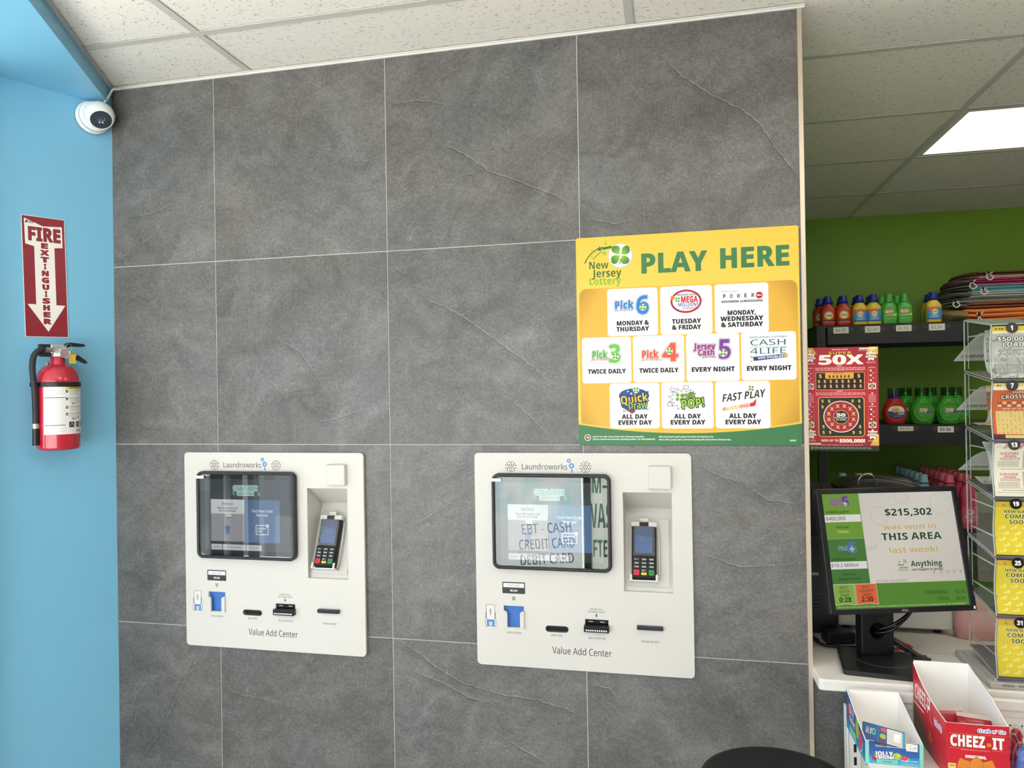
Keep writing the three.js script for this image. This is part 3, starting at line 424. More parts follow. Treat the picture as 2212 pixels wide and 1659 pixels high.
// ---------- fire point on the blue wall ----------
const onBlue = (u, y, off) => [X_COR + Math.sin(A) * u + Math.cos(A) * off, y, -Math.cos(A) * u + Math.sin(A) * off], BLUE_RY = PI / 2 - A;
const fireTex = canvasTex(400, 1240, (g, w, h) => {
  g.fillStyle = '#f2efe9'; g.fillRect(0, 0, w, h); g.fillStyle = '#8f1f2f'; g.fillRect(5, 5, w - 10, h - 10);
  poly(g, [[24, 28], [195, 96], [372, 80], [372, 300], [295, 310], [295, 905], [380, 905], [212, 1185], [30, 905], [108, 905], [108, 310], [28, 290]], '#f3f0ea');
  put(g, 'Kidde', 78, 62, 66, 26, '#2b2b2b'); poly(g, [[32, 72], [44, 46], [60, 50], [46, 62], [56, 66], [40, 78]], '#2b2b2b'); put(g, '001104', 322, 98, 36, 9, '#777');
  put(g, 'FIRE', 205, 182, 312, 132, '#8f1f2f', { stroke: ['#8f1f2f', 14] });
  'EXTINGUISHER'.split('').forEach((c, i) => put(g, c, 202, 297 + i * 71, c === 'I' ? 20 : 70, 50, '#8f1f2f', { stroke: ['#8f1f2f', 8] }));
});
{
  const w = 0.122, h = 0.38, g = uvBy(slab(polyShape([[-w / 2, -h / 2], [w / 2, -h / 2], [w / 2, h / 2], [-w / 2, h / 2]]), 0.0014, 0), -w / 2, -h / 2, w, h), m = single('fire_sign', g, mapped(fireTex, 0.3), 'red and white FIRE EXTINGUISHER arrow sign on the blue wall', 'sign', onBlue(-0.2068, 2.081, 0.0005));
  m.rotation.order = 'YXZ'; m.rotation.set(0, BLUE_RY, 0.021);
}
const instrTex = canvasTex(768, 620, (g, w, h) => {
  g.fillStyle = '#f1f1ee'; g.fillRect(0, 0, w, h); lines(g, 20, 24, 290, 7, 14, 4, '#b3b5b7'); g.fillStyle = '#3a4453'; g.fillRect(10, 140, 305, 9); lines(g, 20, 165, 290, 24, 14, 4, '#b9bbbd'); g.fillStyle = '#3a3f6a'; g.fillRect(10, 497, 305, 9); lines(g, 20, 522, 290, 6, 14, 4, '#b3b5b7');
  g.fillStyle = '#e5d25a'; g.fillRect(322, 0, 446, 38); put(g, 'INSTRUCTIONS', 545, 19, 330, 24, '#22251f'); g.fillStyle = '#888'; g.fillRect(320, 0, 3, 620);
  const row = (n, y, a, b, k) => { rr(g, 326, y + 6, 34, 34, 2, '#1b1b1d'); put(g, n, 343, y + 23, 14, 22, '#fff'); put(g, a, 380, y + 17, 250, 12, '#222', { align: 'left' }); lines(g, 382, y + 36, 190, 3, 14, 4, '#888'); g.fillStyle = '#999'; g.fillRect(322, y - 2, 446, 2); if (k) { poly(g, [[420, y + 92], [432, y + 66], [446, y + 84], [456, y + 60], [470, y + 92]], '#c2474a'); g.strokeStyle = '#333'; g.lineWidth = 4; g.beginPath(); g.moveTo(480, y + 88); g.quadraticCurveTo(560, y + 60, 640, y + 40); g.stroke(); g.beginPath(); g.moveTo(690, y + 20); g.lineTo(700, y + 60); g.lineTo(684, y + 96); g.moveTo(700, y + 60); g.lineTo(712, y + 96); g.moveTo(694, y + 32); g.lineTo(650, y + 44); g.stroke(); disc(g, 690, y + 14, 8, '#333'); } else { rr(g, 676, y + 34, 28, 52, 10, '#7a2a32'); g.strokeStyle = '#333'; g.lineWidth = 6; g.beginPath(); g.moveTo(668, y + 24); g.lineTo(714, y + 24); g.stroke(); } };
  row('1', 42, 'PULL PIN. HOLD UPRIGHT.', '', 0); row('2', 140, 'AIM AT BASE OF FIRE.', '', 1); row('3', 250, 'SQUEEZE AND HOLD LEVER.', '', 0); row('4', 338, 'SWEEP SIDE TO SIDE.', '', 1);
  for (let i = 0; i < 3; i++) { rr(g, 372 + i * 126, 462, 88, 70, 4, '#1e1f21'); g.strokeStyle = '#f1f1ee'; g.lineWidth = 8; g.beginPath(); g.moveTo(390 + i * 126, 520); g.quadraticCurveTo(420 + i * 126, 440, 446 + i * 126, 520); g.stroke(); } put(g, 'Kidde', 560, 578, 110, 30, '#26282a');
});
{
  const t = thing('fire_extinguisher', 'red fire extinguisher with black hose hung under the arrow sign', 'fire extinguisher', onBlue(-0.197, 1.536, 0.067), BLUE_RY), R = 0.0595;
  const red = phy('#c01f38', 0.22, { clearcoat: 0.6, clearcoatRoughness: 0.1 }), prof = [[0, 0.004], [R - 0.012, 0], [R - 0.004, 0.003], [R, 0.01]]; for (let i = 0; i <= 14; i++) { const a = i / 14 * PI / 2; prof.push([0.0215 + (R - 0.0215) * Math.cos(a) ** 0.8, 0.205 + 0.058 * Math.sin(a)]); } prof.push([0.02, 0.268], [0.02, 0.29], [0, 0.29]);
  part('cylinder', lathe(prof, 64), red, t);
  part('label', new THREE.CylinderGeometry(R + 0.0004, R + 0.0004, 0.147, 48, 1, true, -1.02, 2.42), mapped(instrTex, 0.35), t, [0, 0.1235, 0]);
  const band = part('strap', merge([cyl(R + 0.0022, R + 0.0022, 0.012, 64, true), at(tor(R + 0.0012, 0.0014, 64, 6).rotateX(PI / 2), 0, 0.006, 0), at(tor(R + 0.0012, 0.0014, 64, 6).rotateX(PI / 2), 0, -0.006, 0)]), M.black, t, [0, 0.203, 0]); part('hose_clip', cyl(0.0125, 0.0125, 0.012, 24, true), M.black, band, [-0.0685, 0, 0.012]);
  part('bracket', merge([at(rbox(0.05, 0.22, 0.004, 0.001), 0, 0.15, -0.0645), at(rbox(0.03, 0.012, 0.02, 0.002), 0, 0.27, -0.056)]), M.steel, t);
  const head = part('valve', merge([cyl(0.0195, 0.021, 0.012, 32), at(rbox(0.042, 0.03, 0.026, 0.004), -0.002, 0.018, 0), at(cyl(0.009, 0.009, 0.02, 20).rotateZ(PI / 2), -0.03, 0.014, 0.004)]), std('#c9cccd', 0.3, { metalness: 0.85 }), t, [0, 0.296, 0]);
  part('gauge_body', merge([cyl(0.0155, 0.0155, 0.012, 32).rotateX(PI / 2), at(tor(0.0145, 0.0022, 36, 8), 0, 0, 0.006)]), M.chrome, head, [0.012, 0.005, 0.02]); part('gauge_dial', cyl(0.013, 0.013, 0.001, 32).rotateX(PI / 2), phy('#a58a8c', 0.1), head, [0.012, 0.005, 0.0266]);
  const arm = (pts, d) => slab(polyShape(pts), d, 0.001);
  part('handle', arm([[-0.052, 0.022], [-0.052, 0.036], [-0.014, 0.036], [0.012, 0.036], [0.032, 0.044], [0.072, 0.04], [0.078, 0.034], [0.07, 0.031], [0.034, 0.031], [0.012, 0.024]], 0.018), M.black, t, [0, 0.292, -0.008]);
  part('lever', arm([[-0.014, 0.004], [-0.014, 0.016], [0.03, 0.015], [0.058, 0.003], [0.078, -0.012], [0.084, -0.02], [0.078, -0.022], [0.05, -0.009], [0.028, 0.003]], 0.016), M.black, t, [0, 0.292, -0.008]);
  part('lower_jaw', rbox(0.034, 0.02, 0.02, 0.003), M.black, t, [-0.032, 0.3, -0.004]);
  part('hose', tube([[-0.034, 0.311, 0.006], [-0.05, 0.311, 0.01], [-0.0675, 0.294, 0.012], [-0.0735, 0.262, 0.012], [-0.071, 0.215, 0.012], [-0.0685, 0.19, 0.012], [-0.0665, 0.12, 0.012], [-0.0665, 0.075, 0.012]], 0.0086, 70, false, 16), std('#262a31', 0.55), t);
  part('hose_ferrule', cyl(0.0093, 0.0093, 0.0145, 24), M.steel, t, [-0.0665, 0.077, 0.012]); part('nozzle', cyl(0.0092, 0.0096, 0.051, 24), M.black, t, [-0.0665, 0.044, 0.012]); part('hose_collar', cyl(0.0095, 0.0095, 0.022, 24).rotateZ(PI / 2), std('#8c8f92', 0.35, { metalness: 0.8 }), t, [-0.028, 0.311, 0.006]);
  part('pull_pin', tor(0.0125, 0.0011, 36, 8), M.chrome, t, [0.027, 0.318, 0.014], [0, 0.5, 0.3]); part('tag', slab(roundShape(0.02, 0.031, 0.002), 0.0012, 0.0002), std('#d8c23f', 0.5), t, [0.034, 0.284, 0.02], [0.08, 0.1, 0.04]); part('tag_loop', tor(0.009, 0.0012, 30, 8), std('#e5d25a', 0.4), t, [0.039, 0.296, 0.019], [0, 0.4, 0]);
}
// security camera in the upper corner
{
  const t = thing('security_camera', 'white dome security camera in the upper corner of the blue wall', 'camera', onBlue(-0.063, 2.626, 0), BLUE_RY), R = 0.0535;
  part('base', lathe([[0, 0], [R, 0], [R, 0.012], [R - 0.002, 0.02], [R - 0.005, 0.023], [0, 0.023]], 64).rotateX(PI / 2), M.whitePlastic, t, [0, 0, 0.0005]);
  part('collar', lathe([[0, 0.022], [R - 0.004, 0.0225], [R - 0.0045, 0.031], [R - 0.008, 0.037], [R - 0.012, 0.039], [0.036, 0.036], [0, 0.034]], 64).rotateX(PI / 2), M.whitePlastic, t);
  const dir = V(-0.12, -0.74, 0.66).normalize(), q = new THREE.Quaternion().setFromUnitVectors(V(0, 0, 1), dir), roll = new THREE.Quaternion().setFromAxisAngle(V(0, 0, 1), 0.25), pts = []; for (let i = 0; i <= 30; i++) { const a = -PI / 2 + i / 30 * (PI / 2 + 0.72); pts.push([0.0445 * Math.cos(a), 0.0445 * Math.sin(a)]); } pts.push([0.0325, 0.0292], [0.0318, 0.0278]);
  const eye = part('eyeball', lathe(pts, 64).rotateX(PI / 2), M.whitePlastic, t, [0.005, 0.0, 0.0515]); eye.quaternion.copy(q.multiply(roll));
  part('lens_cover', cyl(0.032, 0.032, 0.002, 48).rotateX(PI / 2), phy('#33404a', 0.06), eye, [0, 0, 0.0272]);
  part('lens_window', rbox(0.021, 0.013, 0.0006, 0.0002), phy('#454a5c', 0.08), eye, [0, 0.007, 0.0285]); part('lens_mark', merge([at(box(0.021, 0.0007, 0.0005), 0, -0.001, 0), at(box(0.0007, 0.009, 0.0005), 0.0105, 0.003, 0)]), std('#c9d2da', 0.3), eye, [0, 0, 0.0288]);
  for (const x of [-0.005, 0.004]) part('led', cyl(0.003, 0.003, 0.0008, 20).rotateX(PI / 2), std('#dfe6ea', 0.2), eye, [x, -0.0085, 0.0286]);
  const loc = ([x, y, z]) => { const d = V(x - t.position.x, y - t.position.y, z - t.position.z).applyAxisAngle(V(0, 1, 0), -BLUE_RY); return [d.x, d.y, d.z]; };
  part('cable', tube([[-0.374, 2.672, 0.052], [-0.365, 2.6936, 0.045], [-0.3616, 2.714, 0.035], [-0.3615, 2.731, 0.024], [-0.356, 2.7345, 0.013], [-0.34, 2.736, 0.011]].map(loc), 0.0036, 50), M.whitePlastic, t);
}
// ---------- counter ----------
const CT = 0.9315, CF = 0.086;
{
  const s = new THREE.Shape(); const L = 1.8195, Rr = 3.3; // plan view, z downwards
  s.moveTo(L, 0.147); s.lineTo(L, -CF + 0.012); s.absarc(L + 0.012, -CF + 0.012, 0.012, PI, 1.5 * PI); s.lineTo(Rr, -CF); s.lineTo(Rr, 0.147); s.closePath();
  const t = thing('counter', 'pale counter top beyond the free end of the tiled wall', 'counter');
  part('front_top', slab(s, 0.03, 0.004, 10).rotateX(-PI / 2), phy('#e9e7e2', 0.4), t, [0, CT - 0.03, 0]);
  part('rear_top', rbox(Rr - L, 0.03, 0.5, 0.003), phy('#d3cfc8', 0.4), t, [(Rr + L) / 2, CT - 0.0155, -0.4005]);
  part('seam_strip', box(Rr - L, 0.02, 0.004), M.blackMatt, t, [(Rr + L) / 2, CT - 0.018, -0.1488]);
  part('carcass', at(box(Rr - L, CT - 0.045, 0.52), (Rr + L) / 2, (CT - 0.045) / 2, -0.38), std('#4a4b4a', 0.7), t);
  const g = struct('wall_counter'); let k = 20;
  for (const [x0, x1] of [[1.8235, 2.42], [2.4224, 3.02]]) for (const [y0, y1] of [[0, 0.335], [0.3374, CT - 0.034]]) { const tx = stone(k++, x0, y0, x1 - x0, y1 - y0, 100, 360); part(numbered('tile'), uvBy(slab(polyShape([[x0, y0], [x1, y0], [x1, y1], [x0, y1]]), 0.012, 0.0006), x0, y0, x1 - x0, y1 - y0), new THREE.MeshPhysicalMaterial({ map: tx, roughness: 0.5 }), g, [0, 0, -0.02]); }
  part('grout', at(box(1.2, CT - 0.035, 0.09), 2.4235, (CT - 0.035) / 2, -0.066), M.grout, g);
}
// ---------- lottery monitor ----------
const monTex = canvasTex(1240, 1016, (g, W, H) => {
  const X = (u) => (u + 0.1858) / 0.3716 * W, Y = (v) => (0.1518 - v) / 0.3036 * H, S = W / 0.3716;
  const bg = g.createLinearGradient(0, 0, W, H); bg.addColorStop(0, '#d2cbc0'); bg.addColorStop(0.5, '#e0dacf'); bg.addColorStop(1, '#ccc5ba'); g.fillStyle = bg; g.fillRect(0, 0, W, H);
  for (const [u, v, r] of [[0.04, 0.138, 0.018], [0.15, 0.12, 0.03], [-0.03, 0.09, 0.025]]) ring(g, X(u), Y(v), r * S, 'rgba(160,155,148,0.25)', 8);
  put(g, 'SCRATCH-OFFS', X(-0.022), Y(-0.083), 0.088 * S, 22, 'rgba(120,118,112,0.45)'); 'POWER'.split('').forEach((c, i) => put(g, c, X(0.102 + i * 0.0185), Y(-0.064), 26, 26, 'rgba(130,128,122,0.5)')); put(g, 'TALA', X(-0.065), Y(0.005), 110, 34, 'rgba(170,166,158,0.4)', { rot: -0.3 });
  g.fillStyle = '#6f9e38'; g.fillRect(0, 0, X(-0.081), Y(0.031)); g.fillStyle = '#457c38'; g.fillRect(0, Y(0.031), X(-0.081), Y(-0.088) - Y(0.031)); g.fillStyle = '#568a30'; g.fillRect(0, Y(-0.0885), W, H);
  g.fillStyle = '#c5c8b0'; g.fillRect(X(-0.0815), 0, 3, Y(-0.088)); g.fillRect(0, Y(0.031), X(-0.081), 2);
  const num = (s, x, y, w, h, col, dk) => put(g, s, x, y, w, h, col, { stroke: [[dk, 10], ['#cdbfd0', 6], [dk, 2]] });
  num('Jersey', X(-0.148), Y(0.135), 0.033 * S, 24, '#8a3f86', '#4d1f56'); num('Cash', X(-0.147), Y(0.1245), 0.026 * S, 24, '#8a3f86', '#4d1f56'); num('5', X(-0.1205), Y(0.131), 0.021 * S, 88, '#6a2f96', '#3f1a60'); ball(g, X(-0.1215), Y(0.124), 20);
  const dk = '#1d3324';
  put(g, 'ESTIMATED JACKPOT', X(-0.146), Y(0.1028), 0.066 * S, 19, dk); g.fillStyle = '#e9e6e2'; g.fillRect(X(-0.1852), Y(0.0952), 0.102 * S, 0.0198 * S); put(g, '$400,000', X(-0.154), Y(0.0853), 0.056 * S, 32, '#2a2b33', { plain: true });
  put(g, 'Next Draw:', X(-0.137), Y(0.0617), 0.035 * S, 19, dk); put(g, 'TONIGHT', X(-0.1376), Y(0.0493), 0.032 * S, 20, '#d8d65a');
  num('Pick', X(-0.144), Y(0.0055), 0.028 * S, 34, '#3f8f8a', '#1f4f6a'); num('6', X(-0.1195), Y(0.0075), 0.025 * S, 92, '#2f6fb8', '#1b3f78'); ball(g, X(-0.119), Y(0.003), 22); put(g, 'with DOUBLE PLAY', X(-0.143), Y(-0.008), 0.036 * S, 8, '#1f4f6a');
  put(g, 'ESTIMATED JACKPOT', X(-0.145), Y(-0.0235), 0.066 * S, 19, dk); g.fillStyle = '#e9e6e2'; g.fillRect(X(-0.1852), Y(-0.0295), 0.102 * S, 0.0198 * S); put(g, '$10.3 Million', X(-0.1445), Y(-0.039), 0.078 * S, 30, '#2a2b44', { plain: true });
  put(g, 'Next Draw:', X(-0.136), Y(-0.0622), 0.035 * S, 19, dk); put(g, 'Monday 12/11/23', X(-0.137), Y(-0.0748), 0.06 * S, 19, dk);
  for (const [x0, x1, col, a, b] of [[-0.1845, -0.1275, '#86b24a', 'QUICK', '0:28'], [-0.1245, -0.066, '#e2673f', 'CASHPOP', '2:30']]) { poly(g, [[X(x0), Y(-0.089)], [X(x1), Y(-0.089)], [X(x1), Y(-0.142)], [X((x0 + x1) / 2), Y(-0.139)], [X(x0), Y(-0.142)]], col, '#e3dca0', 4); const cx = X((x0 + x1) / 2); put(g, 'NEXT', cx, Y(-0.0965), 0.023 * S, 24, '#23301f', { plain: true }); put(g, a, cx, Y(-0.1065), (a.length > 5 ? 0.042 : 0.029) * S, 24, '#23301f', { plain: true }); put(g, 'DRAW', cx, Y(-0.1165), 0.024 * S, 24, '#23301f', { plain: true }); put(g, b, cx, Y(-0.128), 0.034 * S, 42, '#1b2117'); }
  put(g, '$215,302', X(0.0535), Y(0.0985), 0.136 * S, 62, '#1f3f2a'); put(g, 'was won in', X(0.0522), Y(0.0585), 0.152 * S, 44, '#cfae45', { plain: true }); put(g, 'THIS AREA', X(0.0525), Y(0.033), 0.17 * S, 62, '#1f4a2c'); put(g, 'last week!', X(0.0527), Y(-0.003), 0.14 * S, 48, '#cfae45', { plain: true });
  ball(g, X(0.0235), Y(-0.0335), 20); star(g, X(0.008), Y(-0.034), 9, '#2f5f36'); put(g, 'New', X(0.011), Y(-0.042), 0.017 * S, 16, '#2a4a2f'); put(g, 'Jersey', X(0.018), Y(-0.0495), 0.024 * S, 16, '#2a4a2f'); put(g, 'Lottery', X(0.0155), Y(-0.056), 0.026 * S, 16, '#7f9f52');
  put(g, 'Anything', X(0.0832), Y(-0.0405), 0.088 * S, 48, '#1f4a2c'); put(g, 'can happen in Jersey.', X(0.0845), Y(-0.0555), 0.09 * S, 20, '#2a4a2f');
  put(g, 'POWERBALL', X(0.1), Y(-0.1165), 0.066 * S, 28, '#1d2a1c', { plain: true }); put(g, '$2.00', X(0.165), Y(-0.1165), 0.027 * S, 28, '#1d2a1c', { plain: true }); put(g, 'TOTAL', X(0.1155), Y(-0.1335), 0.034 * S, 28, '#1d2a1c', { plain: true }); put(g, '$2.00', X(0.165), Y(-0.1335), 0.027 * S, 28, '#1d2a1c', { plain: true });
  put(g, 'Must be 18 or older to buy a lottery ticket. Please play responsibly. If you or someone you know has a gambling problem, call 1-800-GAMBLER *', X(0), Y(-0.1472), 0.357 * S, 16, '#c6d8a4', { plain: true });
});
{
  const yaw = 0.27527, tilt = 0.2263, W = 0.405, H = 0.3344, t = thing('monitor', 'black desktop monitor on the counter showing the lottery jackpots', 'monitor', [2.0, CT, -0.06], yaw);
  // head: tilted back about its centre
  const hp = [0.0396, 1.2479 - CT, 0.0152];
  const b = roundShape(W, H, 0.005); b.holes.push(polyShape([[-0.1865, -0.1525], [-0.1865, 0.1525], [0.1865, 0.1525], [0.1865, -0.1525]], THREE.Path));
  const head = part('bezel', slab(b, 0.012, 0.002, 6), M.black, t, hp, [-tilt, 0, 0]);
  part('screen_display', box(0.373, 0.305, 0.001), std('#0a0a0a', 0.35, { emissive: C('#ffffff'), emissiveMap: monTex, emissiveIntensity: 0.8 }), head, [0, 0, 0.0075]);
  part('rear_shell', merge([at(rbox(W - 0.004, H - 0.004, 0.022, 0.006), 0, 0, -0.0095), at(rbox(W - 0.1, H - 0.08, 0.03, 0.01), 0, 0, -0.03)]), M.black, head);
  const dell = canvasTex(256, 64, (g, w, h) => { g.fillStyle = '#15171a'; g.fillRect(0, 0, w, h); put(g, 'D', 62, 32, 34, 36, '#c2c6ca'); put(g, 'E', 104, 32, 30, 34, '#c2c6ca', { rot: -0.55 }); put(g, 'LL', 158, 32, 60, 36, '#c2c6ca'); });
  part('badge', box(0.032, 0.0085, 0.0006), mapped(dell, 0.4), head, [0.004, -0.1603, 0.0122]); part('power_light', rbox(0.0025, 0.0075, 0.0012, 0.0005), std('#ffffff', 0.4, { emissive: C('#ffffff'), emissiveIntensity: 0.9 }), head, [0.1955, -0.159, 0.0122]);
  for (let i = 0; i < 4; i++) part('button', rbox(0.006, 0.0015, 0.001, 0.0004), M.blackMatt, head, [0.12 + i * 0.016, -0.161, 0.0122]);
  // stand
  const bs = roundShape(0.222, 0.19, 0.014), base = part('stand_base', slab(bs, 0.013, 0.003).rotateX(-PI / 2), phy('#191b1d', 0.3), t, [0.0019, 0.0005, 0.0265], [0, -0.395, 0]); part('turntable_ring', tor(0.078, 0.0008, 60, 6).rotateX(PI / 2), std('#3a3c3e', 0.3), base, [0.0, 0.0131, -0.035]);
  const col = roundShape(0.094, 0.36, 0.006, 0, 0.18); col.holes.push(new THREE.Path().absarc(0.0, 0.065, 0.0225, 0, 2 * PI));
  const c = part('column', slab(col, 0.034, 0.003, 20), M.black, t, [0.0154, 0.0135, -0.059]); part('cable_hole_liner', cyl(0.022, 0.022, 0.03, 32, true).rotateX(PI / 2), M.blackMatt, c, [0, 0.065, 0.017]); part('hole_back', cyl(0.0225, 0.0225, 0.002, 32).rotateX(PI / 2), M.blackMatt, c, [0, 0.065, 0.003]);
}
function cord(name, pts, r, mat, label) { single(name, tube(pts, r, 60), mat, label, 'cable'); }
cord('cable', [[1.99, 1.012, -0.12], [2.008, 1.02, -0.075], [2.035, 1.036, -0.06], [2.075, 1.066, -0.062], [2.105, 1.09, -0.085]], 0.004, M.blackGloss, 'upper black cable running through the monitor stand hole to the right');
cord('cable', [[1.985, 1.002, -0.12], [2.005, 1.01, -0.072], [2.033, 1.024, -0.056], [2.07, 1.054, -0.062], [2.1, 1.08, -0.085]], 0.004, M.blackGloss, 'lower black cable running through the monitor stand hole to the right');
cord('cable', [[1.98, 1.0, -0.14], [2.03, 0.99, -0.135], [2.08, 0.965, -0.115], [2.115, 0.944, -0.1], [2.142, 0.9365, -0.088]], 0.0055, M.black, 'thick black cable sloping down from the stand to the counter');
cord('cable', [[1.99, 0.985, -0.14], [2.04, 0.975, -0.137], [2.075, 0.955, -0.128], [2.11, 0.938, -0.122], [2.14, 0.9365, -0.118]], 0.0038, M.black, 'thin black cable lying under the thick one by the stand');
cord('cable', [[1.99, 0.985, -0.19], [2.05, 0.972, -0.195], [2.1, 0.947, -0.19], [2.123, 0.937, -0.187], [2.1, 0.936, -0.178], [2.05, 0.9355, -0.17], [2.0, 0.9355, -0.168]], 0.0034, std('#c02840', 0.4), 'red cable looped on the counter behind the monitor stand');
cord('cable', [[1.845, 1.02, -0.24], [1.85, 0.96, -0.2], [1.875, 0.938, -0.17], [1.92, 0.936, -0.16], [1.97, 0.9355, -0.165]], 0.0042, M.black, 'black cable curling on the counter left of the monitor stand');
cord('cable', [[1.835, 1.08, -0.27], [1.842, 1.0, -0.235], [1.855, 0.95, -0.215], [1.872, 0.937, -0.2]], 0.004, M.blackGloss, 'black cable hanging beside the wall end behind the monitor');
single('power_adapter', rbox(0.085, 0.035, 0.05, 0.006), M.black, 'black power adapter on the counter left of the monitor stand', 'power adapter', [1.93, CT + 0.0178, -0.215], [0, 0.2, 0]);
// devices stacked behind the monitor
{
  const t = thing('receipt_printer', 'off-white box-shaped printer with black feet behind the monitor', 'printer', [2.115, CT, -0.46]);
  part('case', rbox(0.335, 0.255, 0.26, 0.008), std('#dcd8d0', 0.45), t, [0, 0.1415, 0]); for (const x of [-0.13, 0.13]) for (const z of [-0.1, 0.1]) part('foot', cyl(0.012, 0.011, 0.0135, 20), M.black, t, [x, 0.007, z]);
}
{
  const t = thing('lottery_terminal', 'black terminal with chrome wire loop standing above the monitor', 'terminal', [2.06, CT + 0.27, -0.44]);
  part('case', rbox(0.37, 0.165, 0.22, 0.012), M.black, t, [0, 0.0835, 0]); part('lid', loft([[0, 0.125, 0.085, 4], [0.012, 0.122, 0.082, 4], [0.03, 0.1, 0.06, 3.2], [0.036, 0.06, 0.03, 2.6]], 40), M.black, t, [0.03, 0.165, 0.01]);
  part('lid_trim', tube([[-0.1, 0.171, 0.098], [-0.06, 0.196, 0.085], [0.02, 0.204, 0.07], [0.1, 0.192, 0.085], [0.172, 0.169, 0.1]], 0.0022, 50), M.blackGloss, t);
  const arc = []; for (let i = 0; i <= 16; i++) { const a = PI * i / 16; arc.push([-0.012 + 0.026 * Math.cos(a), 0.185 + 0.033 * Math.sin(a) ** 0.8, 0.1]); } part('wire_loop', tube(arc, 0.0021, 50), M.chrome, t);
}
{
  const t = thing('hard_case', 'black equipment case behind the monitor beside the wall end', 'case', [1.865, CT, -0.36]);
  part('shell', rbox(0.165, 0.3, 0.16, 0.01), M.black, t, [0.0, 0.151, 0]); part('vent', merge([0, 1, 2, 3].map((i) => at(box(0.06, 0.003, 0.002), 0, 0.06 + i * 0.012, 0))), M.blackMatt, t, [0, 0.02, 0.0805]); part('label_strip', box(0.03, 0.008, 0.001), std('#9a9c9c', 0.5), t, [0.01, 0.185, 0.0805]);
}
// pad behind the dispenser
{
  const t = thing('tote_bag', 'pale pink tote bag with dark handle behind the ticket dispenser', 'bag', [2.36, CT, -0.33]);
  part('bag_body', loft([[0, 0.075, 0.03, 4], [0.06, 0.08, 0.036, 3], [0.12, 0.075, 0.02, 3], [0.14, 0.074, 0.012, 3]], 32), std('#e0a9a2', 0.8), t, [0, 0.001, 0]); part('strap', tube([[-0.04, 0.135, 0.012], [-0.035, 0.19, 0.012], [0.0, 0.21, 0.012], [0.035, 0.19, 0.012], [0.04, 0.135, 0.012]], 0.004, 40), M.black, t);
}
